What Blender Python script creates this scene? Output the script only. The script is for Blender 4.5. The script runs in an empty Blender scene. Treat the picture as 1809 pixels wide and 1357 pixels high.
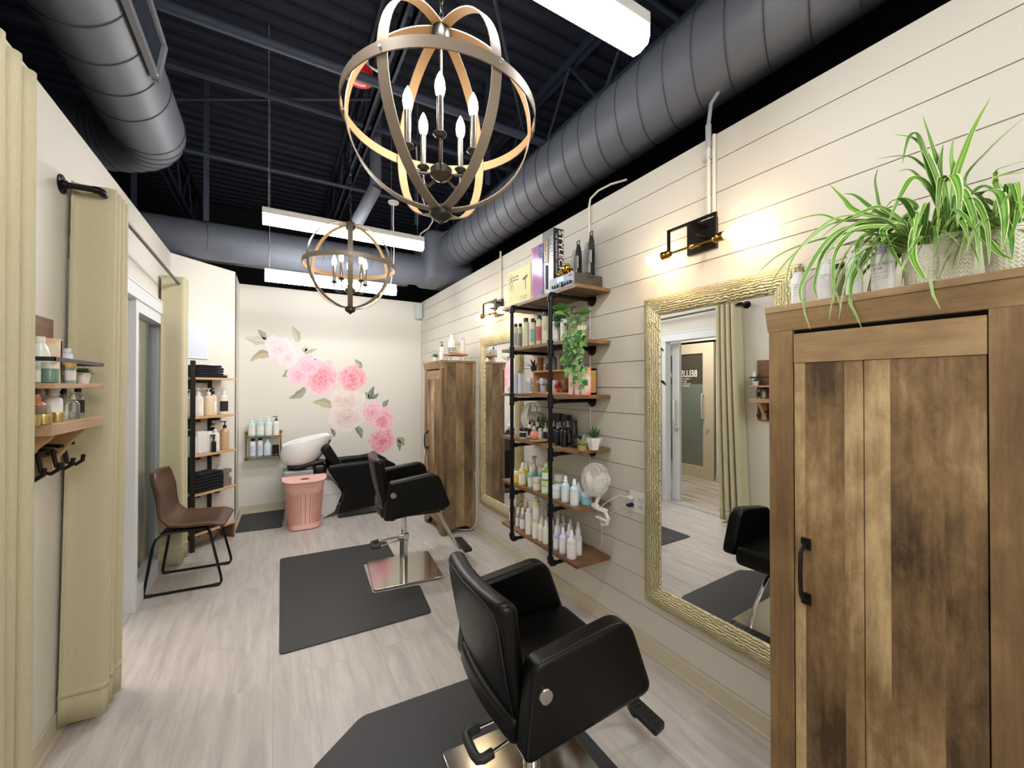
import bpy, bmesh, math, random
from mathutils import Vector, Matrix
random.seed(7)
PI = math.pi
S = bpy.context.scene
COL = S.collection

# ------------------------------------------------------------------ camera, world, exposure
H = 1.52
cam_data = bpy.data.cameras.new('camera')
cam_data.sensor_width = 36.0
cam_data.lens = 721.0 / 1809.0 * 36.0
cam_data.clip_start = 0.02
cam = bpy.data.objects.new('camera', cam_data)
COL.objects.link(cam)
cam.location = (0, 0, H)
cam.rotation_euler = (math.radians(90.36), 0, math.radians(-30.25))
S.camera = cam
S.view_settings.view_transform = 'Standard'
S.view_settings.look = 'None'
S.view_settings.gamma = 1
S.view_settings.use_curve_mapping = False
S.view_settings.exposure = 0.92
S.cycles.use_denoising = True
S.cycles.max_bounces = 10
S.cycles.diffuse_bounces = 5
S.cycles.glossy_bounces = 6
S.cycles.transmission_bounces = 8
S.cycles.sample_clamp_indirect = 6
world = bpy.data.worlds.new('world')
S.world = world
world.use_nodes = True
world.node_tree.nodes['Background'].inputs[0].default_value = (0.8, 0.85, 1, 1)
world.node_tree.nodes['Background'].inputs[1].default_value = 0.05
LINEAR_EMIT = 29.0
CANDLE_EMIT = 8.0
SCONCE_EMIT = 26.0

# room dimensions
W, L, B, T = 1.85, -0.82, 5.82, 2.744

# ------------------------------------------------------------------ materials
def lin(h):
    if not isinstance(h, str): return tuple(h)
    h = h.lstrip('#')
    v = [int(h[i:i+2], 16) / 255 for i in (0, 2, 4)]
    return tuple(c / 12.92 if c <= .04045 else ((c + .055) / 1.055) ** 2.4 for c in v)
_mats = {}
def new_mat(name):
    m = bpy.data.materials.new(name); m.use_nodes = True
    nt = m.node_tree; p = nt.nodes['Principled BSDF']
    return m, nt, p
def N(nt, typ, **kw):
    n = nt.nodes.new(typ)
    for k, v in kw.items():
        if hasattr(n, k): setattr(n, k, v)
    return n
def mat(name, col, rough=.5, metal=0., bump=None, var=None, emit=None, trans=0., coat=0., alpha=1., spec=None, sub=0.):
    if name in _mats: return _mats[name]
    m, nt, p = new_mat(name)
    c = lin(col)
    p.inputs['Base Color'].default_value = (*c, 1)
    p.inputs['Roughness'].default_value = rough
    p.inputs['Metallic'].default_value = metal
    p.inputs['Transmission Weight'].default_value = trans
    p.inputs['Coat Weight'].default_value = coat
    p.inputs['Alpha'].default_value = alpha
    if spec is not None: p.inputs['Specular IOR Level'].default_value = spec
    if emit:
        p.inputs['Emission Color'].default_value = (*lin(emit[0]), 1)
        p.inputs['Emission Strength'].default_value = emit[1]
    tc = None
    if var or bump:
        tc = N(nt, 'ShaderNodeTexCoord')
    if var:                                # (scale xyz or float, second colour, contrast)
        mp = N(nt, 'ShaderNodeMapping'); nt.links.new(tc.outputs['Object'], mp.inputs[0])
        s = var[0]; mp.inputs['Scale'].default_value = s if isinstance(s, tuple) else (s, s, s)
        nz = N(nt, 'ShaderNodeTexNoise'); nz.inputs['Scale'].default_value = 1; nz.inputs['Detail'].default_value = 6
        nt.links.new(mp.outputs[0], nz.inputs['Vector'])
        r = N(nt, 'ShaderNodeValToRGB')
        r.color_ramp.elements[0].position = .5 - var[2]; r.color_ramp.elements[1].position = .5 + var[2]
        r.color_ramp.elements[0].color = (*c, 1); r.color_ramp.elements[1].color = (*lin(var[1]), 1)
        nt.links.new(nz.outputs['Fac'], r.inputs[0]); nt.links.new(r.outputs[0], p.inputs['Base Color'])
    if bump:                               # (scale, strength)
        mp = N(nt, 'ShaderNodeMapping'); nt.links.new(tc.outputs['Object'], mp.inputs[0])
        s = bump[0]; mp.inputs['Scale'].default_value = s if isinstance(s, tuple) else (s, s, s)
        nz = N(nt, 'ShaderNodeTexNoise'); nz.inputs['Scale'].default_value = 1; nz.inputs['Detail'].default_value = 5
        nt.links.new(mp.outputs[0], nz.inputs['Vector'])
        b = N(nt, 'ShaderNodeBump'); b.inputs['Strength'].default_value = bump[1]; b.inputs['Distance'].default_value = .005
        nt.links.new(nz.outputs['Fac'], b.inputs['Height']); nt.links.new(b.outputs[0], p.inputs['Normal'])
    _mats[name] = m
    return m

def math_node(nt, op, a, b=None):
    n = N(nt, 'ShaderNodeMath', operation=op)
    for i, v in enumerate((a, b)):
        if v is None: continue
        if isinstance(v, (int, float)): n.inputs[i].default_value = v
        else: nt.links.new(v, n.inputs[i])
    return n.outputs[0]
def mixc(nt, f, a, b, mode='MIX'):
    n = N(nt, 'ShaderNodeMix', data_type='RGBA', blend_type=mode)
    for k, v in ((0, f), (6, a), (7, b)):
        if isinstance(v, (int, float)): n.inputs[k].default_value = v
        elif isinstance(v, tuple): n.inputs[k].default_value = (*v[:3], 1)
        else: nt.links.new(v, n.inputs[k])
    return n.outputs[2]
def ramp(nt, f, stops):
    r = N(nt, 'ShaderNodeValToRGB'); e = r.color_ramp.elements
    while len(e) < len(stops): e.new(.5)
    for i, (p, c) in enumerate(stops): e[i].position = p; e[i].color = (*lin(c), 1)
    nt.links.new(f, r.inputs[0]); return r.outputs[0]

def wood(name, dark, mid, light, grain='Z', plank=None, pw=.1, rough=.5, blotch=3., amp=.5, seed=0.):
    """procedural boards: grain axis, optional plank axis with per-plank tone"""
    if name in _mats: return _mats[name]
    m, nt, p = new_mat(name)
    tc = N(nt, 'ShaderNodeTexCoord'); sep = N(nt, 'ShaderNodeSeparateXYZ'); nt.links.new(tc.outputs['Object'], sep.inputs[0])
    off = seed
    plank_id = None
    if plank:
        ax = 'XYZ'.index(plank)
        plank_id = math_node(nt, 'FLOOR', math_node(nt, 'ADD', math_node(nt, 'DIVIDE', sep.outputs[ax], pw), seed))
        wn = N(nt, 'ShaderNodeTexWhiteNoise', noise_dimensions='1D'); nt.links.new(plank_id, wn.inputs['W'])
        tone = wn.outputs['Value']
    comb = N(nt, 'ShaderNodeCombineXYZ')
    gi = 'XYZ'.index(grain)
    for i in range(3):
        v = math_node(nt, 'MULTIPLY', sep.outputs[i], .055 if i == gi else 1.0)
        if plank_id is not None: v = math_node(nt, 'ADD', v, math_node(nt, 'MULTIPLY', plank_id, 3.7 if i == gi else 0.9))
        nt.links.new(v, comb.inputs[i])
    n1 = N(nt, 'ShaderNodeTexNoise'); n1.inputs['Scale'].default_value = 55; n1.inputs['Detail'].default_value = 8; n1.inputs['Roughness'].default_value = .65
    nt.links.new(comb.outputs[0], n1.inputs['Vector'])
    comb2 = N(nt, 'ShaderNodeCombineXYZ')
    for i in range(3):
        v = math_node(nt, 'MULTIPLY', sep.outputs[i], .45 if i == gi else 1.0)
        if plank_id is not None: v = math_node(nt, 'ADD', v, math_node(nt, 'MULTIPLY', plank_id, 2.3))
        nt.links.new(v, comb2.inputs[i])
    n2 = N(nt, 'ShaderNodeTexNoise'); n2.inputs['Scale'].default_value = blotch; n2.inputs['Detail'].default_value = 5; n2.inputs['Roughness'].default_value = .55
    n2.inputs['Distortion'].default_value = .4
    nt.links.new(comb2.outputs[0], n2.inputs['Vector'])
    f = math_node(nt, 'ADD', math_node(nt, 'MULTIPLY', math_node(nt, 'SUBTRACT', n1.outputs['Fac'], .5), .55), math_node(nt, 'MULTIPLY', math_node(nt, 'SUBTRACT', n2.outputs['Fac'], .5), 1.9 * amp + .4))
    if plank_id is not None: f = math_node(nt, 'ADD', f, math_node(nt, 'MULTIPLY', math_node(nt, 'SUBTRACT', tone, .5), .65 * amp))
    n3 = N(nt, 'ShaderNodeTexNoise'); n3.inputs['Scale'].default_value = 26; n3.inputs['Detail'].default_value = 10; n3.inputs['Roughness'].default_value = .75; n3.inputs['Distortion'].default_value = .8
    nt.links.new(comb2.outputs[0], n3.inputs['Vector'])
    f = math_node(nt, 'ADD', f, math_node(nt, 'MULTIPLY', math_node(nt, 'SUBTRACT', n3.outputs['Fac'], .5), .8 * amp))
    f = math_node(nt, 'ADD', f, .5)
    c = ramp(nt, f, [(.08, dark), (.5, mid), (.92, light)])
    nt.links.new(c, p.inputs['Base Color'])
    p.inputs['Roughness'].default_value = rough
    b = N(nt, 'ShaderNodeBump'); b.inputs['Strength'].default_value = .25; b.inputs['Distance'].default_value = .002
    nt.links.new(n1.outputs['Fac'], b.inputs['Height']); nt.links.new(b.outputs[0], p.inputs['Normal'])
    _mats[name] = m
    return m

def floor_mat():
    m, nt, p = new_mat('vinyl_plank_floor')
    tc = N(nt, 'ShaderNodeTexCoord'); mp = N(nt, 'ShaderNodeMapping')
    mp.inputs['Rotation'].default_value = (0, 0, math.radians(90))
    nt.links.new(tc.outputs['Object'], mp.inputs[0])
    br = N(nt, 'ShaderNodeTexBrick'); br.offset = .37
    br.inputs['Scale'].default_value = 1; br.inputs['Brick Width'].default_value = 1.22; br.inputs['Row Height'].default_value = .18
    br.inputs['Mortar Size'].default_value = .0012; br.inputs['Mortar Smooth'].default_value = .3
    br.inputs['Color1'].default_value = (0, 0, 0, 1); br.inputs['Color2'].default_value = (1, 1, 1, 1); br.inputs['Mortar'].default_value = (.5, .5, .5, 1)
    nt.links.new(mp.outputs[0], br.inputs['Vector'])
    mp2 = N(nt, 'ShaderNodeMapping'); mp2.inputs['Scale'].default_value = (1.1, 9, 1)
    nt.links.new(mp.outputs[0], mp2.inputs[0])
    addv = N(nt, 'ShaderNodeVectorMath', operation='ADD'); nt.links.new(mp2.outputs[0], addv.inputs[0])
    sc = N(nt, 'ShaderNodeVectorMath', operation='SCALE'); nt.links.new(br.outputs['Color'], sc.inputs[0]); sc.inputs['Scale'].default_value = 13
    nt.links.new(sc.outputs[0], addv.inputs[1])
    nz = N(nt, 'ShaderNodeTexNoise'); nz.inputs['Scale'].default_value = 2.2; nz.inputs['Detail'].default_value = 8; nz.inputs['Distortion'].default_value = .5; nz.inputs['Roughness'].default_value = .6
    nt.links.new(addv.outputs[0], nz.inputs['Vector'])
    f = math_node(nt, 'ADD', math_node(nt, 'MULTIPLY', math_node(nt, 'SUBTRACT', nz.outputs['Fac'], .5), 1.5), .5)
    c = ramp(nt, f, [(.1, '#a39c97'), (.5, '#bcb5af'), (.9, '#cfc9c3')])
    c = mixc(nt, math_node(nt, 'MULTIPLY', br.outputs['Fac'], .5), c, lin('#8a827c'))
    nt.links.new(c, p.inputs['Base Color'])
    p.inputs['Roughness'].default_value = .42
    return m

def carpet_mat():
    m, nt, p = new_mat('striped_corridor_floor')
    tc = N(nt, 'ShaderNodeTexCoord'); mp = N(nt, 'ShaderNodeMapping'); mp.inputs['Scale'].default_value = (28, 1.5, 1)
    nt.links.new(tc.outputs['Object'], mp.inputs[0])
    nz = N(nt, 'ShaderNodeTexNoise'); nz.inputs['Scale'].default_value = 1; nz.inputs['Detail'].default_value = 3
    nt.links.new(mp.outputs[0], nz.inputs['Vector'])
    c = ramp(nt, nz.outputs['Fac'], [(.35, '#7f756c'), (.5, '#a59b90'), (.65, '#c2bab0')])
    nt.links.new(c, p.inputs['Base Color']); p.inputs['Roughness'].default_value = .7
    return m

def gold_mat(name, axis):
    """champagne gold moulding with wavy ribs running along 'axis'"""
    m, nt, p = new_mat(name)
    tc = N(nt, 'ShaderNodeTexCoord'); mp = N(nt, 'ShaderNodeMapping')
    mp.inputs['Rotation'].default_value = (0, 0, 0)
    nt.links.new(tc.outputs['Object'], mp.inputs[0])
    wv = N(nt, 'ShaderNodeTexWave', wave_type='BANDS', bands_direction='Z' if axis == 'Y' else 'Y')
    wv.inputs['Scale'].default_value = 26; wv.inputs['Distortion'].default_value = 5.5; wv.inputs['Detail'].default_value = 3; wv.inputs['Detail Scale'].default_value = 2.2
    mp.inputs['Scale'].default_value = (1, .9 if axis == 'Y' else 1, .9 if axis == 'Z' else 1)
    nt.links.new(mp.outputs[0], wv.inputs['Vector'])
    nz = N(nt, 'ShaderNodeTexNoise'); nz.inputs['Scale'].default_value = 9; nz.inputs['Detail'].default_value = 6
    nt.links.new(tc.outputs['Object'], nz.inputs['Vector'])
    f = math_node(nt, 'ADD', math_node(nt, 'MULTIPLY', wv.outputs['Fac'], .7), math_node(nt, 'MULTIPLY', nz.outputs['Fac'], .5))
    c = ramp(nt, f, [(.15, '#998a5c'), (.55, '#d0c496'), (.95, '#f0e8c6')])
    nt.links.new(c, p.inputs['Base Color'])
    p.inputs['Metallic'].default_value = .55; p.inputs['Roughness'].default_value = .38
    b = N(nt, 'ShaderNodeBump'); b.inputs['Strength'].default_value = .8; b.inputs['Distance'].default_value = .006
    nt.links.new(wv.outputs['Fac'], b.inputs['Height']); nt.links.new(b.outputs[0], p.inputs['Normal'])
    return m

def attr_mat(name, rough=.6, trans=0.):
    if name in _mats: return _mats[name]
    m, nt, p = new_mat(name)
    a = N(nt, 'ShaderNodeVertexColor'); a.layer_name = 'Col'
    nt.links.new(a.outputs['Color'], p.inputs['Base Color']); p.inputs['Roughness'].default_value = rough
    _mats[name] = m
    return m

MW = mat('wall_paint', '#dad6cc', .65, bump=(90, .05))
MSHIP = mat('shiplap_paint', '#d2cdc2', .55)
MBACK = mat('wall_gap_shadow_board', '#8f887c', .9)
MBASEB = mat('baseboard_vinyl', '#c9c0a8', .5)
MDARK = mat('void_black', '#0c0e15', .9)
MDECK = mat('deck_paint', '#1a2031', .75)
MSTEEL = mat('painted_steel', '#2c3344', .7)
MDUCT = mat('duct_grey_paint', '#676c77', .5, var=(4., '#5d626d', .3))
MSEAM = mat('duct_seam', '#3a3c42', .6)
MWHITE = mat('white_enamel', '#e6e6e6', .35)
MWPL = mat('white_plastic', '#ece9e4', .4)
MALU = mat('light_aluminium', '#c9cacd', .35, .4)
MFRAME = mat('white_door_frame', '#dfe1e6', .4)
MCHROME = mat('chrome', '#d8d8d8', .07, 1.)
MBRUSH = mat('brushed_steel', '#c8c4bc', .12, 1.)
MLEATHER = mat('black_leather', '#040404', .36, bump=(220, .12), spec=.28)
MBLACKP = mat('black_plastic', '#0b0b0c', .4)
MPIPE = mat('black_iron_pipe', '#121214', .38, .5, bump=(120, .2))
MRUBBER = mat('mat_rubber', '#2f3033', .55, bump=(160, .25))
MMIRROR = mat('mirror_glass', '#f1f3f2', 0., 1.)
MBRASS = mat('brass', '#b08a3c', .22, 1.)
MGOLD = mat('polished_gold', '#d8a52a', .16, 1.)
MGLASS = mat('clear_glass', '#ffffff', .02, trans=1.)
MFABRIC = mat('curtain_linen', '#cac2a3', .85, bump=((250, 250, 40), .5), var=((60, 60, 300), '#beb696', .35))
MCAB_V = wood('cabinet_oak_vertical', '#43311c', '#876b48', '#c2a97e', 'Z', 'Y', .105, .5, 3.6, .85, .3)
MCAB_S = wood('cabinet_oak_side', '#43331f', '#7f684a', '#ac9470', 'Z', 'X', .095, .5, 4.2, .7, .4)
MCAB_ST = wood('cabinet_oak_stile', '#45321c', '#7b6040', '#a1855c', 'Z', None, .1, .5, 5., .45)
MCAB_H = wood('cabinet_oak_rail', '#5c452a', '#937753', '#bca47a', 'Y', None, .1, .5, 4., .55)
MCAB_T = wood('cabinet_oak_top', '#5c452a', '#937753', '#bca47a', 'Y', None, .1, .5, 4., .5)
MSHELF = wood('shelf_walnut', '#4a301c', '#7d5b3b', '#a8845c', 'Y', None, .1, .5, 5., .4)
MPALE = wood('pale_wood', '#8f7152', '#b39371', '#cbb08e', 'Y', None, .1, .55, 5., .35)
MPALE_X = wood('pale_wood_boards', '#a9825a', '#c9a47a', '#dfc09a', 'X', None, .1, .55, 5., .35)
MRUST = wood('rustic_brown_wood', '#4a3422', '#6f5038', '#8e6c4e', 'Y', None, .1, .6, 5., .4)

# ------------------------------------------------------------------ geometry helper
def ploc(o):
    v = Vector((0, 0, 0))
    while o is not None: v += o.location; o = o.parent
    return v
class M:
    def __init__(s):
        s.bm = bmesh.new(); s.mi = 0; s.lay = None
    def face(s, vs):
        try: f = s.bm.faces.new(vs); f.material_index = s.mi; return f
        except ValueError: return None
    def box(s, x0, x1, y0, y1, z0, z1, m=None):
        c = [(x, y, z) for z in (z0, z1) for x, y in ((x0, y0), (x1, y0), (x1, y1), (x0, y1))]
        v = [s.bm.verts.new(m @ Vector(p) if m else p) for p in c]
        for q in ((3, 2, 1, 0), (4, 5, 6, 7), (0, 1, 5, 4), (1, 2, 6, 5), (2, 3, 7, 6), (3, 0, 4, 7)): s.face([v[i] for i in q])
        return s
    def lathe(s, prof, c=(0, 0, 0), seg=20, m=None, a0=0., a1=2 * PI, cap=True):
        c = Vector(c); full = abs(a1 - a0 - 2 * PI) < 1e-6
        n = seg if full else seg + 1
        rings = []
        for r, z in prof:
            if r < 1e-6 and full: 
                p = Vector((0, 0, z)); p = (m @ p) if m else p
                rings.append([s.bm.verts.new(c + p)])
            else:
                ring = []
                for i in range(n):
                    a = a0 + (a1 - a0) * i / seg
                    p = Vector((r * math.cos(a), r * math.sin(a), z)); p = (m @ p) if m else p
                    ring.append(s.bm.verts.new(c + p))
                rings.append(ring)
        for A, Bq in zip(rings, rings[1:]):
            k = seg
            for i in range(k):
                j = (i + 1) % n
                if len(A) == 1 and len(Bq) == 1: continue
                if len(A) == 1: s.face([A[0], Bq[j], Bq[i]])
                elif len(Bq) == 1: s.face([A[i], A[j], Bq[0]])
                else: s.face([A[i], A[j], Bq[j], Bq[i]])
        if cap and full:
            if len(rings[0]) > 1: s.face(rings[0][::-1])
            if len(rings[-1]) > 1: s.face(rings[-1])
        return s
    def cyl(s, p0, p1, r0, r1=None, seg=14, cap=True):
        p0, p1 = Vector(p0), Vector(p1); d = p1 - p0
        q = Vector((0, 0, 1)).rotation_difference(d).to_matrix().to_4x4()
        return s.lathe([(r0, 0), (r0 if r1 is None else r1, d.length)], p0, seg, q, cap=cap)
    def tube(s, pts, r, seg=8, closed=False, taper=None):
        pts = [Vector(p) for p in pts]; n = len(pts)
        tan = []
        for i in range(n):
            a = pts[(i - 1) % n] if (closed or i) else pts[0]
            b = pts[(i + 1) % n] if (closed or i < n - 1) else pts[-1]
            t = (b - a); tan.append(t.normalized() if t.length else Vector((0, 0, 1)))
        up = Vector((0, 0, 1)) if abs(tan[0].z) < .9 else Vector((1, 0, 0))
        nrm = (up - tan[0] * up.dot(tan[0])).normalized()
        rings = []
        for i in range(n):
            if i:
                nrm = (nrm - tan[i] * nrm.dot(tan[i]))
                nrm = nrm.normalized() if nrm.length > 1e-6 else tan[i].orthogonal().normalized()
            bn = tan[i].cross(nrm)
            rr = r * (taper(i / (n - 1)) if taper else 1)
            rings.append([s.bm.verts.new(pts[i] + (nrm * math.cos(2 * PI * k / seg) + bn * math.sin(2 * PI * k / seg)) * rr) for k in range(seg)])
        pairs = list(zip(rings, rings[1:])) + ([(rings[-1], rings[0])] if closed else [])
        for A, Bq in pairs:
            for k in range(seg): s.face([A[k], A[(k + 1) % seg], Bq[(k + 1) % seg], Bq[k]])
        if not closed: s.face(rings[0][::-1]); s.face(rings[-1])
        return s
    def prism(s, poly, h0, h1, f=None):
        """poly = 2D outline, extruded from h0 to h1, f maps (a,b,h) to a point"""
        f = f or (lambda a, b, h: (a, b, h))
        A = [s.bm.verts.new(f(a, b, h0)) for a, b in poly]; Bq = [s.bm.verts.new(f(a, b, h1)) for a, b in poly]
        n = len(poly)
        s.face(A[::-1]); s.face(Bq)
        for i in range(n): s.face([A[i], A[(i + 1) % n], Bq[(i + 1) % n], Bq[i]])
        return s
    def rbox(s, c, size, r, n=6, m=None, deform=None, k=3):
        hx = [v / 2 for v in size]; c = Vector(c)
        def coords(h):
            rr = min(r, h * .999)
            a = [-h + rr * i / k for i in range(k)]
            mid = [-h + rr + (2 * h - 2 * rr) * i / n for i in range(n + 1)]
            return a + mid + [-v for v in a[::-1]]
        cs = [coords(h) for h in hx]; vd = {}
        def V(p):
            key = tuple(round(x, 6) for x in p)
            if key in vd: return vd[key]
            inner = Vector([max(-(hx[i] - min(r, hx[i])), min(hx[i] - min(r, hx[i]), p[i])) for i in range(3)])
            d = Vector(p) - inner
            q = inner + (d.normalized() * min(r, min(hx)) if d.length > 1e-9 else d)
            if deform: q = Vector(deform(q))
            q = (m @ q) if m else q
            vd[key] = s.bm.verts.new(c + q); return vd[key]
        for ax in range(3):
            u, w = [(1, 2), (2, 0), (0, 1)][ax]
            for sg in (-1, 1):
                for i in range(len(cs[u]) - 1):
                    for j in range(len(cs[w]) - 1):
                        q = []
                        for di, dj in ((0, 0), (1, 0), (1, 1), (0, 1)):
                            p = [0, 0, 0]; p[ax] = sg * hx[ax]; p[u] = cs[u][i + di]; p[w] = cs[w][j + dj]; q.append(V(p))
                        s.face(q if sg > 0 else q[::-1])
        return s
    def grid(s, fn, nu, nv, closed_u=False):
        g = [[s.bm.verts.new(fn(i / nu, j / nv)) for j in range(nv + 1)] for i in range(nu if closed_u else nu + 1)]
        for i in range(nu):
            a, b = g[i], g[(i + 1) % len(g)]
            for j in range(nv): s.face([a[j], b[j], b[j + 1], a[j + 1]])
        return g
    def build(s, name, mats, parent=None, world=True, smooth=True, bevel=0., at=None, ang=38, solid=0., sub=0):
        bm = s.bm
        off = ploc(parent) if (parent is not None and world) else Vector((0, 0, 0))
        if at is not None: off = off + Vector(at) if parent is not None and not world else Vector(at) if parent is None else off
        if off.length: bmesh.ops.translate(bm, verts=bm.verts, vec=-off)
        bmesh.ops.recalc_face_normals(bm, faces=bm.faces)
        if smooth:
            la = math.radians(ang)
            for e in bm.edges:
                if len(e.link_faces) == 2 and e.calc_face_angle(0) > la: e.smooth = False
            for f in bm.faces: f.smooth = True
        me = bpy.data.meshes.new(name); bm.to_mesh(me); bm.free()
        for m_ in (mats if isinstance(mats, (list, tuple)) else [mats]): me.materials.append(m_)
        o = bpy.data.objects.new(name, me); COL.objects.link(o)
        if parent is not None: o.parent = parent
        elif at is not None: o.location = at
        if solid:
            md = o.modifiers.new('solid', 'SOLIDIFY'); md.thickness = solid; md.offset = 0
        if bevel:
            md = o.modifiers.new('bevel', 'BEVEL'); md.width = bevel; md.segments = 3; md.limit_method = 'ANGLE'; md.angle_limit = math.radians(35)
            md.harden_normals = False
        if sub:
            md = o.modifiers.new('sub', 'SUBSURF'); md.levels = sub; md.render_levels = sub
        return o

def tag(o, label, cat, group=None):
    o['label'] = label; o['category'] = cat
    if group: o['group'] = group
    return o
def thing(name, label, cat, loc, rotz=0., group=None):
    o = bpy.data.objects.new(name, None); COL.objects.link(o); o.location = loc; o.rotation_euler = (0, 0, rotz)
    o.empty_display_size = .05
    return tag(o, label, cat, group)
def struct(o): o['kind'] = 'structure'; return o
def dup(root, loc=None, rotz=None, label=None, group=None):
    def cp(o, par):
        c = o.copy(); COL.objects.link(c)
        if par is not None: c.parent = par
        for ch in kids(o): cp(ch, c)
        return c
    def kids(o): return [x for x in _all if x.parent == o]
    _all = list(COL.objects)
    r = cp(root, None)
    if loc is not None: r.location = loc
    if rotz is not None: r.rotation_euler = (0, 0, rotz)
    if label: r['label'] = label
    if group: r['group'] = group
    return r
def rpoly(pts, rad, n=5):
    """round the corners of a 2D polygon; rad a float or a list"""
    out = []; k = len(pts)
    for i in range(k):
        p0, p1, p2 = Vector(pts[i - 1]), Vector(pts[i]), Vector(pts[(i + 1) % k])
        r = rad[i] if isinstance(rad, (list, tuple)) else rad
        if r <= 0: out.append(tuple(p1)); continue
        a = (p0 - p1); b = (p2 - p1); r = min(r, a.length * .49, b.length * .49)
        A = p1 + a.normalized() * r; Bq = p1 + b.normalized() * r
        for j in range(n + 1):
            t = j / n; q = A * (1 - t) ** 2 + p1 * 2 * t * (1 - t) + Bq * t * t
            out.append((q.x, q.y))
    return out
def text_mesh(name, body, size, matx, material, parent, align='LEFT', extrude=.0004, offset=0., sx=1.):
    cu = bpy.data.curves.new(name, 'FONT'); cu.body = body; cu.size = size; cu.extrude = extrude; cu.align_x = align; cu.align_y = 'CENTER'
    cu.offset = offset; cu.space_character = 1.05
    tmp = bpy.data.objects.new('tmp', cu); COL.objects.link(tmp)
    dg = bpy.context.evaluated_depsgraph_get(); dg.update()
    me = bpy.data.meshes.new_from_object(tmp.evaluated_get(dg)); bpy.data.objects.remove(tmp)
    me.transform(Matrix.Diagonal((sx, 1, 1, 1)))
    off = ploc(parent) if parent is not None else Vector((0, 0, 0))
    me.transform(Matrix.Translation(-off) @ matx)
    me.materials.clear(); me.materials.append(material)
    o = bpy.data.objects.new(name, me); COL.objects.link(o); o.parent = parent
    return o
def frame_mx(origin, xdir, ydir):
    x = Vector(xdir).normalized(); y = Vector(ydir).normalized(); z = x.cross(y)
    m = Matrix((x, y, z)).transposed().to_4x4(); m.translation = Vector(origin); return m
_s, _c = math.sin(math.radians(30.25)), math.cos(math.radians(30.25))
def Yat(px, X):
    """world Y of a line of sight measured in the photograph, for something standing at depth X"""
    r = (px - 904.5) / 721.0
    return X * (_c - r * _s) / (_s + r * _c)
ORD = ['first', 'second', 'third', 'fourth', 'fifth', 'sixth', 'seventh', 'eighth', 'ninth', 'tenth', 'eleventh', 'twelfth']

# ================================================================== STRUCTURE
m = M().box(-2.6, W + .9, -2.8, 7.6, -.12, 0)
struct(m.build('floor', floor_mat(), smooth=False))
m = M().box(-2.5, L - .13, .8, 7.0, 0, .004)
struct(m.build('floor_corridor', carpet_mat(), smooth=False))
# right wall with shiplap boards
m = M(); m.mi = 1
m.box(W + .012, W + .14, -2.7, B + .12, 0, T)
m.mi = 0
zs = [0.0] + [1.514 + .1575 * k for k in range(-9, 8)] + [T]
for a, b in zip(zs, zs[1:]): m.box(W, W + .014, -2.7, B + .02, a + (.002 if a else 0), b - (.002 if b < T else 0))
struct(m.build('wall_right', [MSHIP, MBACK], smooth=False))
struct(M().box(L, W + .12, B, B + .12, 0, T).build('wall_back', MW, smooth=False))
m = M()
m.box(L - .12, L, -2.7, 2.66, 0, T).box(L - .12, L, 2.66, 4.49, 2.2, T).box(L - .12, L, 4.49, 4.79, 0, T)
struct(m.build('wall_left', MW, smooth=False))
m = M().prism([(L, 4.79), (-.36, 5.25), (-.36, 5.37), (L - .12, 4.84), (L - .12, 4.79)], 0, T)
struct(m.build('wall_diagonal', MW, smooth=False))
struct(M().box(-.48, -.36, 5.25, B + .02, 0, T).build('wall_return', MW, smooth=False))
struct(M().box(L - .12, W + .12, -2.82, -2.7, 0, 4.4).build('wall_front', MW, smooth=False))
# corridor beyond the sliding door
m = M().box(-2.56, -2.44, .8, 4.0, 0, 2.68).box(-2.56, -2.44, 5.12, 7.0, 0, 2.68).box(-2.56, -2.44, 4.0, 5.12, 2.28, 2.68)
struct(m.build('wall_corridor', MW, smooth=False))
struct(M().box(-2.56, L - .12, .7, .8, 0, 2.68).box(-2.56, -.3, 7.0, 7.1, 0, 2.68).build('wall_corridor_ends', MW, smooth=False))
struct(M().box(-2.56, L - .12, .7, 7.1, 2.68, 2.74).build('ceiling_corridor', MW, smooth=False))
m = M().box(-2.44, -2.425, .8, 4.0, 0, .1).box(-2.44, -2.425, 5.12, 7.0, 0, .1)
struct(m.build('baseboard_corridor', MBASEB, smooth=False))
# dark walls added around the roof space to keep world light out
for nm, bx in (('wall_lightblock_right', (W + .75, W + .87, -2.8, 7.6, 0, 4.5)), ('wall_lightblock_left', (-3.2, -3.1, -2.8, 7.6, 0, 4.5)),
               ('wall_lightblock_back', (-3.2, W + .87, 7.5, 7.6, 0, 4.5))):
    struct(M().box(*bx).build(nm, MDARK, smooth=False))
m = M()                                                     # corrugated steel deck, ribs along X
y = -2.8; prof = []
while y < 7.6:
    prof += [(y, 4.25), (y + .055, 4.25), (y + .075, 4.29), (y + .13, 4.29), (y + .15, 4.25)]; y += .15
prof += [(7.6, 4.5), (-2.8, 4.5)]
m.prism(prof, -3.2, W + .87, lambda a, b, h: (h, a, b))
struct(m.build('ceiling', MDECK, smooth=False))
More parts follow.
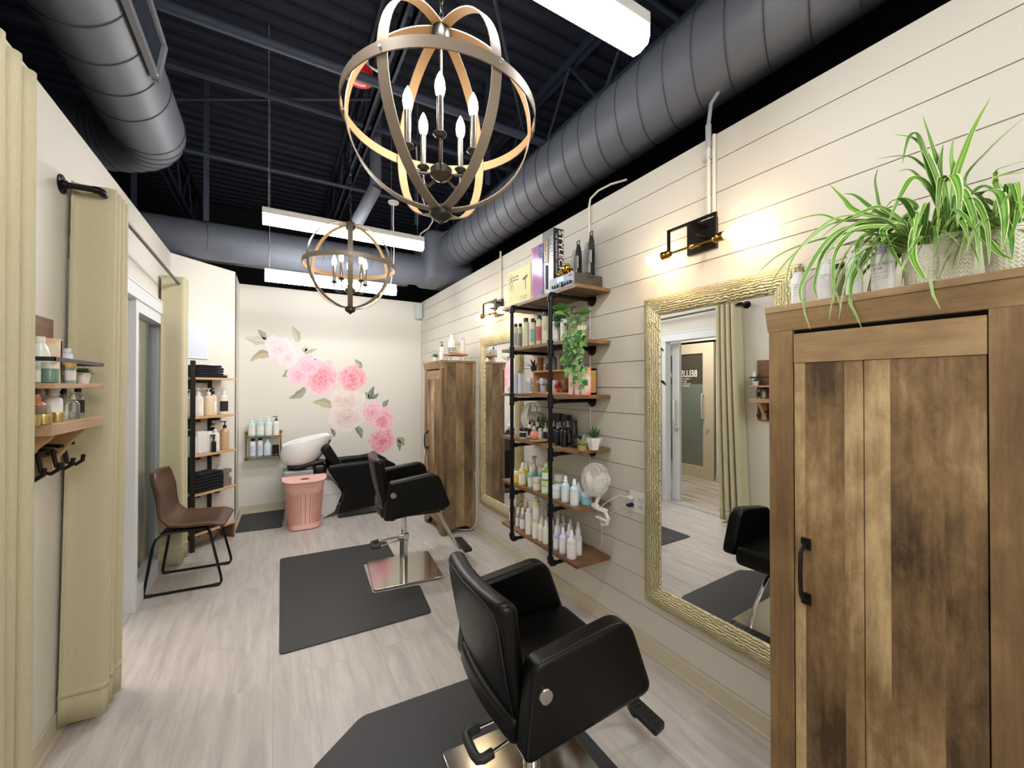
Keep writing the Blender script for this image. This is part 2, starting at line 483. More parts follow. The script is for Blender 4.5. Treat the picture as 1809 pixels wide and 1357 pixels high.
# baseboards
bb = lambda m_, x0, y0, x1, y1: None
m = M().box(W - .008, W, -2.7, B, 0, .088).box(W - .02, W, -2.7, B, 0, .014)
struct(m.build('baseboard_right', MBASEB, smooth=False, bevel=.002))
m = M().box(-.36, W, B - .008, B, 0, .095).box(-.36, W, B - .02, B, 0, .014)
struct(m.build('baseboard_back', MBASEB, smooth=False, bevel=.002))
m = M().box(L, L + .008, -2.7, 2.66, 0, .095).box(L, L + .02, -2.7, 2.66, 0, .014)
struct(m.build('baseboard_left', MBASEB, smooth=False, bevel=.002))
m = M().prism([(L, 4.79), (-.36, 5.25), (-.3543, 5.2443), (L + .0057, 4.7843)], 0, .095).box(-.36, -.352, 5.25, B, 0, .095).box(-.36, -.345, 5.25, B, 0, .014)
struct(m.build('baseboard_diagonal', MBASEB, smooth=False))

# sliding glass door: fixed glazed panel, header, near jamb
t = bpy.data.objects.new('window_1', None); COL.objects.link(t); t.location = (L, 4.05, 0); struct(t)
m = M()
m.box(L - .085, L + .02, 3.64, 3.70, 0, 2.12).box(L - .085, L + .02, 4.42, 4.49, 0, 2.12).box(L - .085, L + .02, 3.70, 4.42, 0, .12).box(L - .085, L + .02, 3.70, 4.42, 2.03, 2.12)
m.build('window_frame', MFRAME, t, bevel=.003)
M().box(L - .04, L - .03, 3.70, 4.42, .12, 2.03).build('pane', mat('door_glass', '#e6efec', .03, trans=1.), t, smooth=False)
struct(M().box(L - .1, L + .03, 2.66, 4.50, 2.11, 2.2).box(L - .1, L + .034, 2.655, 4.505, 2.2, 2.215).build('trim_1', MFRAME, smooth=False, bevel=.003))
struct(M().box(L - .1, L + .03, 2.64, 2.70, 0, 2.11).box(L - .14, L - .1, 2.64, 2.70, 0, 2.11).build('trim_2', mat('door_jamb_grey', '#b7b8be', .4), smooth=False, bevel=.003))
struct(M().box(L - .12, L + .0, 2.70, 4.49, .0, .012).build('trim_3', MALU, smooth=False))
t = bpy.data.objects.new('door_1', None); COL.objects.link(t); t.location = (L - .13, 4.0, 0); struct(t)
xa, xb = L - .16, L - .115
m = M().box(xa, xb, 3.53, 3.64, .015, 2.11).box(xa, xb, 4.36, 4.46, .015, 2.11).box(xa, xb, 3.64, 4.36, .015, .13).box(xa, xb, 3.64, 4.36, 2.0, 2.11)
m.build('door_frame', MFRAME, t, bevel=.003)
m = M().box(xa + .018, xa + .026, 3.64, 4.36, .13, 2.0)
m.build('pane', mat('door_glass', '#e6efec', .03, trans=1.), t, smooth=False)
m = M().tube([(xb, 3.58, 1.07), (xb + .03, 3.58, 1.068), (xb + .05, 3.58, 1.085), (xb + .055, 3.58, 1.11), (xb + .055, 3.58, 1.30), (xb + .05, 3.58, 1.325), (xb + .03, 3.58, 1.34), (xb, 3.58, 1.34)], .011, 10)
m.build('pull_handle', MWPL, t)
m = M().box(xb, xb + .012, 3.56, 3.60, .92, 1.03).cyl((xb, 3.58, .985), (xb + .045, 3.58, .985), .01).cyl((xb + .04, 3.58, .985), (xb + .04, 3.50, .985), .009)
m.build('lever_lock', MALU, t)
# corridor door with frosted glass and lettering
t = bpy.data.objects.new('door_2', None); COL.objects.link(t); t.location = (-2.44, 4.5, 0); struct(t)
MDF = mat('corridor_door_frame', '#c6b9a2', .5)
m = M().box(-2.47, -2.42, 4.03, 4.22, 0, 2.24).box(-2.47, -2.42, 4.93, 5.10, 0, 2.24).box(-2.47, -2.42, 4.22, 4.93, 0, .2).box(-2.47, -2.42, 4.22, 4.93, 2.07, 2.24)
m.build('door_frame', MDF, t, bevel=.003)
M().box(-2.455, -2.44, 4.22, 4.93, 1.56, 2.07).build('clear_pane', mat('dark_corridor_glass', '#4a463c', .12), t, smooth=False)
M().box(-2.455, -2.44, 4.22, 4.93, .2, 1.56).build('frosted_pane', mat('frosted_corridor_glass', '#727a70', .35), t, smooth=False)
m = M().tube([(-2.42, 4.2, 1.0), (-2.37, 4.2, 1.0), (-2.36, 4.2, 1.03), (-2.36, 4.2, 1.37), (-2.37, 4.2, 1.4), (-2.42, 4.2, 1.4)], .012, 8)
m.build('pull_handle', MALU, t)
M().cyl((-2.42, 4.13, .82), (-2.4, 4.13, .82), .022).build('lock', MALU, t)
ML = mat('white_vinyl_letters', '#e8e4da', .5)
for i, (tx, sz, yy, z, of) in enumerate((('BELLISSIMA', .155, 4.33, 1.735, .003), ('A BEAUTY BAR', .034, 4.47, 1.65, .0006), ('780-974', .04, 4.53, 1.605, .0006), ('www.bellissima', .034, 4.45, 1.57, .0006), ('@bellissima', .034, 4.48, 1.53, .0006))):
    text_mesh('lettering', tx, sz, frame_mx((-2.436, yy, z), (0, 1, 0), (0, 0, 1)), ML, t, offset=of, sx=.72 if i == 0 else .8)
# light panel added to brighten the corridor, itself out of view
t = thing('added_corridor_light', 'added light panel brightening the corridor beyond the sliding door', 'light', (-1.7, 3.9, 2.67))
M().box(-1.95, -1.45, 3.3, 4.5, 2.664, 2.68).build('frame', MWHITE, t)
M().box(-1.92, -1.48, 3.34, 4.46, 2.659, 2.6645).build('diffuser', mat('corridor_fill_glow', '#ffffff', .5, emit=('#fff6ea', 14.0)), t)

# ================================================================== ROOF SPACE
def round_duct(name, label, path, R, seams, extra=None):
    t = thing(name, label, 'duct', path[0])
    M().tube(path, R, 40).build('duct_body', MDUCT, t, ang=60)
    m = M()
    for p, d, ax in seams:                       # d: seam plane normal, ax: duct direction
        p, d, ax = Vector(p), Vector(d).normalized(), Vector(ax).normalized()
        e1 = ax.cross(Vector((0, 0, 1))).normalized(); e2 = ax.cross(e1)
        ring = []
        for k in range(48):
            a = 2 * PI * k / 48; v = (e1 * math.cos(a) + e2 * math.sin(a)) * (R + .001)
            ring.append(p + v - ax * (v.dot(d) / ax.dot(d)))
        m = M().tube(ring, .0032, 6, closed=True)
        m.build('seam', MSEAM, t, ang=60)
    return t
# right-hand duct
path = [(1.9, -2.7, 3.18), (1.9, 1.0, 3.18), (1.9, 3.0, 3.18), (1.9, 4.62, 3.18)]
sk = [((1.9, -2.5 + .165 * k, 3.18), (-.35, 1, .1), (0, 1, 0)) for k in range(43)]
t = round_duct('round_duct', 'large grey round duct running above the white shiplap wall', path, .22, sk)
m = M().lathe([(.225, 0), (.24, .0), (.24, .04), (.225, .04)], (1.9, 4.6, 3.18), 40, Matrix.Rotation(-PI / 2, 4, 'X'))
m.rbox((1.86, 4.93, 3.1), (.62, .6, .62), .1, 2)
m.build('end_box', MDUCT, t)
# cross duct by back wall
t = round_duct('cross_duct', 'grey round duct crossing the roof space in front of the far wall', [(-2.9, 4.95, 2.93), (0, 4.95, 2.95), (1.6, 4.95, 2.96)], .18, [((-2.6 + .5 * k, 4.95, 2.935 + .004 * k), (1, .3, 0), (1, 0, 0)) for k in range(8)])
m = M().rbox((.3, 5.35, 2.96), (2.5, .26, .2), .04, 2)
tag(m.build('branch_duct', MDUCT, at=(.3, 5.35, 2.86)), 'low grey rectangular duct between the cross duct and the floral wall', 'duct')
# left duct with elbow
path = [(-.71, -2.7, 3.19), (-.71, 0, 3.19), (-.71, 2.2, 3.19), (-.71, 3.38, 3.19)]
for k in range(1, 10):
    a = k / 9 * PI / 2 * .95
    path.append((-.71 - .36 * (1 - math.cos(a)), 3.38 + .36 * math.sin(a), 3.19))
path.append((-1.6, path[-1][1] + .03, 3.19))
sk = [((-.71, -2.5 + .23 * k, 3.19), (.3, 1, 0), (0, 1, 0)) for k in range(25)]
for k in range(0, 9):
    a = k / 8 * PI / 2 * .95
    sk.append(((-.71 - .36 * (1 - math.cos(a)), 3.38 + .36 * math.sin(a), 3.19), (-math.sin(a), math.cos(a), 0), (-math.sin(a), math.cos(a), 0)))
t = round_duct('elbow_duct', 'large grey round duct with a segmented elbow above the curtained wall', path, .2, sk)
# register grille on that duct, facing down into the room
q = Matrix.Translation((-.71, 2.05, 3.19)) @ Matrix.Rotation(math.radians(9), 4, 'Y')
m = M().box(.195, .222, -.62, .62, -.1, -.075, q).box(.195, .222, -.62, .62, .075, .1, q).box(.195, .222, .6, .64, -.1, .1, q).box(.195, .222, -.64, -.6, -.1, .1, q)
g = m.build('register_frame', mat('register_grey', '#85878d', .45), t)
m = M()
for k in range(60): m.box(.196, .21, -.6 + k * .02, -.594 + k * .02, -.076, .076, q)
m.build('register_louver', MSTEEL, g, smooth=False)
M().box(.192, .197, -.6, .6, -.076, .076, q).build('register_throat', MDARK, g, smooth=False)
m = M()
for yy in (.58, 0, -.58): m.lathe([(.006, 0), (.005, .003), (0, .004)], q @ Vector((.222, yy, -.088)), 8, q.to_3x3().to_4x4() @ Matrix.Rotation(PI / 2, 4, 'Y'))
m.build('screw', MALU, g)

# joists and beams
def joist(x, label):
    t = thing('roof_joist', label, 'joist', (x, 0, 3.7))
    m = M()
    for dx in (-.045, .02): m.box(x + dx, x + dx + .025, -2.7, 7.4, 3.66, 3.70).box(x + dx, x + dx + .025, -2.7, 7.4, 4.20, 4.25)
    for dx in (-.045, .02): m.box(x + dx, x + dx + .006, -2.7, 7.4, 3.66, 3.74)
    m.build('chord', MSTEEL, t, smooth=False)
    m = M(); y = -2.6; k = 0
    while y < 7.2:
        m.cyl((x, y, 3.69 if k % 2 else 4.22), (x, y + .38, 4.22 if k % 2 else 3.69), .012, seg=8); y += .38; k += 1
    m.build('web', MSTEEL, t)
joist(.68, 'dark open web steel joist carrying the red fire alarm')
joist(2.15, 'dark open web steel joist above the big right duct')
joist(-.95, 'dark open web steel joist above the elbow duct')
def beam(y, z, r, label, nm='roof_pipe'):
    tag(M().cyl((-3.0, y, z), (2.5, y, z), r, seg=12).build(nm, MSTEEL, at=(-3, y, z)), label, 'pipe')
beam(2.62, 3.42, .028, 'dark grey roof pipe crossing below the joists, nearest to the camera')
beam(4.45, 3.56, .018, 'thin dark roof pipe crossing nearest the far wall')
beam(3.55, 3.7, .02, 'dark roof pipe crossing just above the far hanging strip lights')
for x0, y0, x1, y1, z, lab in ((-1.2, 4.3, .68, 3.2, 3.72, 'thin dark brace rod slanting across the roof to the left'), (.7, 1.6, 2.2, 3.4, 3.75, 'thin dark brace rod slanting across the roof behind the near chandelier')):
    tag(M().cyl((x0, y0, z), (x1, y1, z), .012).build('brace_rod', MSTEEL, at=(x0, y0, z)), lab, 'rod')
for x, y, z0, z1, lab in ((-.52, 4.45, 2.98, 4.25, 'dark vertical hanger strap above the left end of the cross duct'), (1.35, 4.4, 3.3, 4.25, 'dark vertical hanger strap beside the white cord canopy'), (1.62, 3.2, 3.3, 4.25, 'dark vertical hanger strap to the right of the near chandelier'), (-1.1, 4.9, 3.05, 4.25, 'dark hanger strap behind the elbow duct')):
    tag(M().box(x - .02, x + .02, y - .008, y + .008, z0, z1).build('hanger_strap', MSTEEL, at=(x, y, z0)), lab, 'strap')
tag(M().cyl((.78, 3.75, 3.3), (.64, 3.93, 3.0), .055, seg=18).cyl((.78, 3.75, 3.3), (.78, 3.75, 4.2), .05).build('vent_pipe', MDUCT, at=(.64, 3.93, 3.0)), 'grey bent vent pipe rising behind the far chandelier', 'pipe')

# fire alarm strobe
t = thing('fire_alarm', 'round red fire alarm strobe fixed under a roof joist', 'alarm', (.49, 2.87, 3.64))
q = Matrix.Rotation(math.radians(12), 4, 'Y')
M().lathe([(0, .06), (.05, .06), (.085, .04), (.09, 0), (.088, -.02), (.06, -.03), (0, -.03)], (.49, 2.87, 3.6), 24).build('housing', mat('alarm_red', '#c01c28', .35), t)
M().lathe([(0, -.03), (.052, -.03), (.046, -.045), (0, -.055)], (.49, 2.87, 3.599), 20).build('lens', mat('alarm_lens', '#e0505a', .15), t)
M().box(.44, .54, 2.83, 2.91, 3.655, 3.7).cyl((.52, 2.87, 3.7), (.62, 2.87, 3.68), .008).build('junction_box', MALU, t)
tag(M().cyl((.31, 1.95, 4.25), (.31, 1.95, 3.95), .008).lathe([(.01, 0), (.022, -.01), (.02, -.03), (0, -.03)], (.31, 1.95, 3.95), 12).build('sprinkler_head', MALU, at=(.31, 1.95, 4.25)), 'tiny metal sprinkler head hanging from the dark deck', 'sprinkler')

# hanging linear lights
MLENS = mat('linear_light_lens', '#ffffff', .5, emit=('#faf8f6', LINEAR_EMIT))
def linear(y, z, label, cable_top=4.2):
    t = thing('linear_light', label, 'light', (.535, y, z - .12), group='suspended strip lights')
    x0, x1 = -.08, 1.15
    h = .045
    M().box(x0, x1, y - h, y + h, z - .045, z).build('housing', MWHITE, t, bevel=.003)
    poly = [(-h + .002, -.045), (-h + .002, -.085), (-.034, -.108), (0, -.115), (.034, -.108), (h - .002, -.085), (h - .002, -.045)]
    M().prism(poly, x0 + .003, x1 - .003, lambda a, b, hh: (hh, y + a, z + b)).build('lens', MLENS, t)
    for x in (x0 + .04, x1 - .05):
        M().cyl((x, y, z), (x, y, 4.24), .0016, seg=6).build('cable', MALU, t)
    return t
linear(1.04, 2.85, 'bright white strip light nearest the camera, at the top edge')
linear(3.56, 2.85, 'bright white strip light hanging behind the far chandelier, upper of two')
t2 = linear(4.5, 2.63, 'bright white strip light closest to the floral wall, lower of two')
M().lathe([(0, 0), (.055, 0), (.06, .012), (.055, .02), (0, .02)], (1.11, 4.45, 3.5), 24).build('canopy', MWHITE, t2)
M().tube([(1.11, 4.45, 3.5), (1.108, 4.45, 3.3), (1.12, 4.46, 3.0), (1.115, 4.47, 2.8), (1.09, 4.49, 2.63)], .006, 8).build('power_cord', MWPL, t2)
linear(-1.0, 2.85, 'added strip light just behind the camera, brightening the near side')  # unseen fixture added to brighten curtain, cabinet and plants up close
linear(-2.0, 2.85, 'added strip light farthest behind the camera, for extra light')  # another added fixture out of view, extra light from the rear
tag(M().tube([(1.12, 3.56, 2.85), (1.13, 3.56, 2.89), (1.20, 3.56, 2.95), (1.24, 3.56, 3.02), (1.235, 3.56, 3.09), (1.17, 3.56, 3.15), (1.12, 3.58, 3.3), (1.1, 3.6, 3.68)], .006, 8).build('light_cord', MWPL, at=(1.12, 3.56, 2.85)), 'white curled power cord on the right end of the upper strip light', 'cord')

# chandeliers
MBOUT = mat('chandelier_taupe_band', '#9b8d7d', .45, .2, var=((3, 3, 3), '#85786a', .3))
MBIN = mat('chandelier_tan_inside', '#b8946a', .55)
MCH = mat('chandelier_pewter', '#4a4844', .35, .8)
MCANDLE = mat('candle_sleeve_pewter', '#8b8a88', .25, .9)
MFLAME = mat('candle_bulb', '#ffffff', .3, emit=('#fff0d2', CANDLE_EMIT))
def chandelier(c, R, rot, label):
    x, y, z = c
    t = thing('orb_chandelier', label, 'chandelier', (x, y, z), rot, 'orb chandeliers')
    def hoop(fn, n=72, w=.0165, th=.002, full=True):
        m = M()
        rings = []
        for i in range(n):
            p, nr, sd = fn(2 * PI * i / n)
            rings.append([m.bm.verts.new(p + nr * th + sd * w), m.bm.verts.new(p + nr * th - sd * w), m.bm.verts.new(p - nr * th - sd * w), m.bm.verts.new(p - nr * th + sd * w)])
        for i in range(n):
            A, Bq = rings[i], rings[(i + 1) % n]
            for k in range(4):
                m.mi = 1 if k == 2 else 0
                m.face([A[k], A[(k + 1) % 4], Bq[(k + 1) % 4], Bq[k]])
        return m
    for k in range(3):
        a = k * PI / 3
        d = Vector((math.cos(a), math.sin(a), 0)); sd = Vector((-math.sin(a), math.cos(a), 0)); rr = R - .003 * k
        def fn(u, d=d, sd=sd, rr=rr):
            n = d * math.cos(u) + Vector((0, 0, 1)) * math.sin(u); return n * rr, n, sd
        hoop(fn).build('hoop_band', [MBOUT, MBIN], t, world=False, ang=60)
    def fe(u):
        n = Vector((math.cos(u), math.sin(u), 0)); return n * (R + .006), n, Vector((0, 0, 1))
    e = hoop(fe).build('equator_band', [MBOUT, MBIN], t, world=False, ang=60)
    for k in range(6):
        a = k * PI / 3; m = M(); m.cyl((math.cos(a) * (R - .006), math.sin(a) * (R - .006), 0), (math.cos(a) * (R + .013), math.sin(a) * (R + .013), 0), .004, seg=8)
        m.build('rivet', MALU, e, world=False)
    M().lathe([(0, R + .03), (.012, R + .03), (.014, R + .012), (.03, R + .008), (.034, R - .03), (.028, R - .045), (0, R - .045)], seg=24).build('top_hub', MCH, t, world=False)
    M().lathe([(0, -R + .02), (.018, -R + .02), (.034, -R + .012), (.036, -R - .014), (.024, -R - .026), (.01, -R - .032), (.006, -R - .04), (0, -R - .042)], seg=24).build('bottom_hub', MCH, t, world=False)
    M().cyl((0, 0, R - .04), (0, 0, -.17), .006, seg=10).build('centre_rod', MCHROME, t, world=False)
    M().lathe([(0, -.15), (.02, -.152), (.036, -.165), (.036, -.185), (.02, -.2), (.006, -.205), (0, -.212)], seg=24).build('candle_hub', MCH, t, world=False)
    for k in range(5):
        a = k * 2 * PI / 5 + 1.12; ca, sa = math.cos(a), math.sin(a)
        arm = M().tube([(ca * r_, sa * r_, z_) for r_, z_ in ((.025, -.178), (.05, -.19), (.075, -.192), (.098, -.182), (.108, -.16), (.11, -.12))], .0045, 8)
        arm.lathe([(0, -.125), (.012, -.125), (.022, -.115), (.02, -.112), (.006, -.112)], (ca * .11, sa * .11, 0), 14, cap=False)
        ao = arm.build('candle_arm', MCH, t, world=False)
        M().cyl((ca * .11, sa * .11, -.113), (ca * .11, sa * .11, .0), .0105, seg=14).build('candle_sleeve', MCANDLE, ao, world=False)
        M().lathe([(.0095, 0), (.014, .012), (.0165, .028), (.015, .046), (.009, .064), (.003, .076), (0, .08)], (ca * .11, sa * .11, 0), 14).build('bulb', MFLAME, ao, world=False)
    top = 4.2 - z
    m = M(); zz = R + .03
    k = 0
    while zz < top:
        pts = []
        for i in range(10):
            u = 2 * PI * i / 10; w_, h_ = .007 * math.cos(u), .017 * math.sin(u)
            pts.append((w_ if k % 2 else 0, 0 if k % 2 else w_, zz + .014 + h_))
        m.tube(pts, .0016, 5, closed=True); zz += .027; k += 1
    m.build('chain', MCH, t, world=False)
    return t
chandelier((.477, 1.285, 2.405), .305, math.radians(39.6), 'near orb chandelier with five lit candle bulbs, hanging from a chain')
chandelier((.472, 3.12, 2.385), .305, math.radians(21.4), 'far orb chandelier with five lit candle bulbs, seen before the strip lights')

# ================================================================== RIGHT WALL
MG_Y, MG_Z = gold_mat('gold_frame_horizontal', 'Y'), gold_mat('gold_frame_upright', 'Z')
def wall_mirror(y0, y1, z0, z1, label):
    w = .104
    t = thing('wall_mirror', label, 'mirror', (W, (y0 + y1) / 2, z0), group='tall gold framed mirrors')
    prof = [(0, 0), (0, .022), (.012, .034), (.05, .042), (.085, .032), (.097, .026), (w, .018), (w, 0)]   # across width, out of wall
    def side(kind, mt):
        m = M()
        for (a, h), (a2, h2) in zip(prof, prof[1:]):
            for q in (0,):
                if kind == 'top': p = [(y0 + a, z1 - a, h), (y1 - a, z1 - a, h), (y1 - a2, z1 - a2, h2), (y0 + a2, z1 - a2, h2)]
                if kind == 'bottom': p = [(y0 + a, z0 + a, h), (y1 - a, z0 + a, h), (y1 - a2, z0 + a2, h2), (y0 + a2, z0 + a2, h2)]
                if kind == 'far': p = [(y1 - a, z0 + a, h), (y1 - a, z1 - a, h), (y1 - a2, z1 - a2, h2), (y1 - a2, z0 + a2, h2)]
                if kind == 'near': p = [(y0 + a, z0 + a, h), (y0 + a, z1 - a, h), (y0 + a2, z1 - a2, h2), (y0 + a2, z0 + a2, h2)]
                m.face([m.bm.verts.new((W - .001 - hh, yy, zz)) for yy, zz, hh in p])
        bmesh.ops.remove_doubles(m.bm, verts=m.bm.verts, dist=1e-5)
        m.build('frame_rail' if kind in ('top', 'bottom') else 'frame_stile', mt, t, ang=50)
    side('top', MG_Y); side('bottom', MG_Y); side('far', MG_Z); side('near', MG_Z)
    M().box(W - .014, W - .002, y0 + w - .004, y1 - w + .004, z0 + w - .004, z1 - w + .004).build('glass', MMIRROR, t, smooth=False)
wall_mirror(.83, 1.632, .31, 2.015, 'large gold ribbed frame mirror beside the near wooden cabinet')
wall_mirror(2.985, 3.79, .33, 2.02, 'far gold ribbed frame mirror between the pipe shelves and far cabinet')

MBULB = mat('sconce_bulb', '#ffffff', .1, emit=('#ffd9a6', SCONCE_EMIT))
MSCB = mat('sconce_black', '#1c1916', .4, .6)
MCOND = mat('painted_conduit', '#e2dccf', .5)
def sconce(yc, label):
    t = thing('wall_sconce', label, 'wall lamp', (W, yc, 2.2), group='two bulb wall sconces')
    M().box(W - .02, W - .001, yc - .06, yc + .1, 2.19, 2.34).build('back_plate', MSCB, t, bevel=.002)
    x = W - .115; m = M(); y0, y1, z0, z1 = yc - .12, yc + .135, 2.195, 2.31; e = .006
    m.box(x - e, x + e, y0, y1, z1 - e, z1 + e).box(x - e, x + e, y1 - e, y1 + e, z0, z1 + e).box(x - e, x + e, y0 - e, y0 + e, z0, z1 + e)
    m.box(x, W - .02, yc - .02, yc - .008, 2.24, 2.252).box(x, W - .02, yc - .02, yc + .04, z1 - e, z1 + e)
    m.build('bracket_frame', MSCB, t)
    m = M().cyl((x, y0 - .01, 2.195), (x, y1 + .01, 2.195), .0055, seg=12).cyl((x, yc, 2.195), (W - .015, yc, 2.22), .007).lathe([(.008, -.012), (.013, 0), (.008, .012)], (x, yc, 2.195), 12, Matrix.Rotation(PI / 2, 4, 'X'))
    m.build('brass_rod', MBRASS, t)
    for sgn, ye in ((1, y1), (-1, y0)):
        q = Matrix.Rotation(-sgn * PI / 2, 4, 'X')
        s = M().lathe([(0, -.012), (.012, -.012), (.02, .0), (.021, .012), (.018, .018), (.021, .024), (.021, .04), (.018, .043), (0, .043)], (x, ye, 2.195), 18, q).build('socket', MBRASS, t)
        M().lathe([(.012, .043), (.016, .06), (.028, .085), (.031, .105), (.027, .125), (.014, .14), (0, .143)], (x, ye, 2.195), 18, q).build('bulb', MBULB, s)
    return t
sconce(1.255, 'brass and black wall sconce with two bare bulbs, above the near mirror')
sconce(3.385, 'brass and black wall sconce with two bare bulbs, above the far mirror')
def conduit(yc, z0, label, two=False):
    t = thing('wall_conduit', label, 'conduit', (W, yc, z0))
    m = M().cyl((W - .014, yc, z0), (W - .014, yc, 2.79), .009)
    if two: m.cyl((W - .014, yc - .028, z0), (W - .014, yc - .028, 2.74), .008)
    m.build('tube', MCOND, t)
    m = M()
    if two: m.cyl((W - .016, yc, 2.69), (W - .016, yc, 2.80), .014).tube([(W - .016, yc, 2.8), (W - .01, yc - .01, 2.9), (W + .05, yc - .03, 3.0)], .009, 8).box(W - .02, W - .002, yc - .025, yc + .03, 2.63, 2.645)
    else: m.box(W - .022, W - .002, yc - .022, yc + .022, z0 + .28, z0 + .295)
    m.build('clamp', MALU, t)
conduit(1.235, 2.34, 'white painted double conduit above the near sconce', True)
conduit(3.36, 2.34, 'white painted conduit above the far sconce')
tag(M().tube([(W - .008, 2.12, 2.16), (W - .008, 2.12, 2.74), (W - .006, 2.11, 2.79), (W + .02, 2.06, 2.83), (W + .06, 1.98, 2.85), (W + .12, 1.9, 2.86)], .007, 8).build('wall_cable', MCOND, at=(W - .008, 2.12, 2.16)), 'white cable running up the wall from behind the top pipe shelf', 'cable')
t = thing('wall_speaker', 'small white wedge wall speaker in the far top corner', 'speaker', (1.79, 5.74, 2.48))
M().rbox((1.79, 5.73, 2.60), (.09, .1, .22), .015, 2).build('cabinet', mat('speaker_white', '#cfd3d2', .5), t)
M().rbox((1.775, 5.675, 2.60), (.07, .012, .2), .005, 2).build('grille', mat('speaker_grille', '#bcc4c4', .7), t)
M().box(1.80, 1.84, 5.75, 5.82, 2.52, 2.66).build('bracket', mat('speaker_white', '#cfd3d2', .5), t)

# ---------------------------------------------------------------- cabinets
MHAND = mat('dark_bronze_pull', '#2a2523', .35, .7)
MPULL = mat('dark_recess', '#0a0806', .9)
def cabinet(y0, y1, xf, label, cord=False):
    """y0 near side, y1 far side, front at xf facing -X"""
    t = thing('storage_cabinet', label, 'cabinet', (xf + .19, (y0 + y1) / 2, 0), group='rustic wooden storage cabinets')
    z1 = 1.79; xb_ = W - .003
    for ya, yb in ((y0 + .006, y0 + .024), (y1 - .024, y1 - .006)):           # side panels with an arched foot cut out
        poly = [(xf + .02, 0), (xf + .08, 0), (xf + .12, .05), (xf + .16, .065), (xf + .26, .065), (xf + .30, .05), (xf + .33, 0), (xb_, 0), (xb_, z1 - .022), (xf + .02, z1 - .022)]
        M().prism(poly, ya, yb, lambda a, b, h: (a, h, b)).build('side_panel', MCAB_S, t, smooth=False, bevel=.0015)
    M().box(xf - .018, xb_, y0, y1, z1 - .022, z1).build('top_panel', MCAB_T, t, smooth=False, bevel=.002)
    # top fascia with canted face
    M().prism([(xf - .016, z1 - .022), (xf + .0, z1 - .085), (xf + .03, z1 - .085), (xf + .03, z1 - .022)], y0, y1, lambda a, b, h: (a, h, b)).build('fascia', MCAB_H, t, smooth=False, bevel=.002)
    sw = .078
    for ya, yb in ((y0 + .004, y0 + sw), (y1 - sw, y1 - .004)):
        M().box(xf, xf + .02, ya, yb, 0, z1 - .085).build('stile', MCAB_ST, t, smooth=False, bevel=.0015)
    yc = (y0 + y1) / 2; a, b = y0 + sw, y1 - sw
    poly = [(a, .05), (a + .03, .05), (a + .06, .09), (a + .12, .11), (b - .12, .11), (b - .06, .09), (b - .03, .05), (b, .05), (b, .16), (a, .16)]
    M().prism(poly, xf, xf + .018, lambda p, q, h: (h, p, q)).build('apron', MCAB_H, t, smooth=False)
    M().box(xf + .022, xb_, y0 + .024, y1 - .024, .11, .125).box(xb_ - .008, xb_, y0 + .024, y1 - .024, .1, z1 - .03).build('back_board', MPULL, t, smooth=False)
    d = bpy.data.objects.new('door', None); COL.objects.link(d); d.parent = t
    g = .0022; a, b = a + g, b - g; zt, zb = z1 - .098, .168; rw = .095
    M().box(xf + .001, xf + .02, a, b, zt - rw, zt).build('door_rail', MCAB_H, d, smooth=False, bevel=.0015)
    M().box(xf + .001, xf + .02, a, b, zb, zb + rw).build('door_rail', MCAB_H, d, smooth=False, bevel=.0015)
    m = M(); n = 4; 
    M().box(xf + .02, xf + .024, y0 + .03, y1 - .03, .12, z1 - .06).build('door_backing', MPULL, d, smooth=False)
    cuts = [a, a + (b - a) * .565, b]
    for i in range(2): m.box(xf + .0035, xf + .018, cuts[i] + .0012, cuts[i + 1] - .0012, zb + rw, zt - rw)
    m.build('door_boards', MCAB_V, d, smooth=False, bevel=.001)
    yh = b - .035
    m = M().tube([(xf + .004, yh, 1.02), (xf - .02, yh, 1.015), (xf - .034, yh, .995), (xf - .038, yh, .93), (xf - .034, yh, .865), (xf - .02, yh, .845), (xf + .004, yh, .84)], .0065, 8)
    m.box(xf - .004, xf + .003, yh - .013, yh + .013, 1.0, 1.035).box(xf - .004, xf + .003, yh - .013, yh + .013, .825, .86)
    m.build('handle', MHAND, d)
    return t
cabinet(.19, .772, 1.472, 'large rustic wooden cabinet nearest the camera, under the spider plants')
t = cabinet(3.93, 4.49, 1.472, 'far rustic wooden cabinet standing beside the floral wall')
# child-proof white cord loop on the far cabinet's handle
tag(M().tube([(1.43, 4.36, .83), (1.425, 4.33, .80), (1.432, 4.30, .72), (1.44, 4.31, .66), (1.447, 4.31, .60), (1.446, 4.31, .3)], .0025, 6).build('hanging_cord', MWPL, at=(1.43, 4.36, .83)), 'thin pale cord hanging from the far cabinet door handle', 'cord')

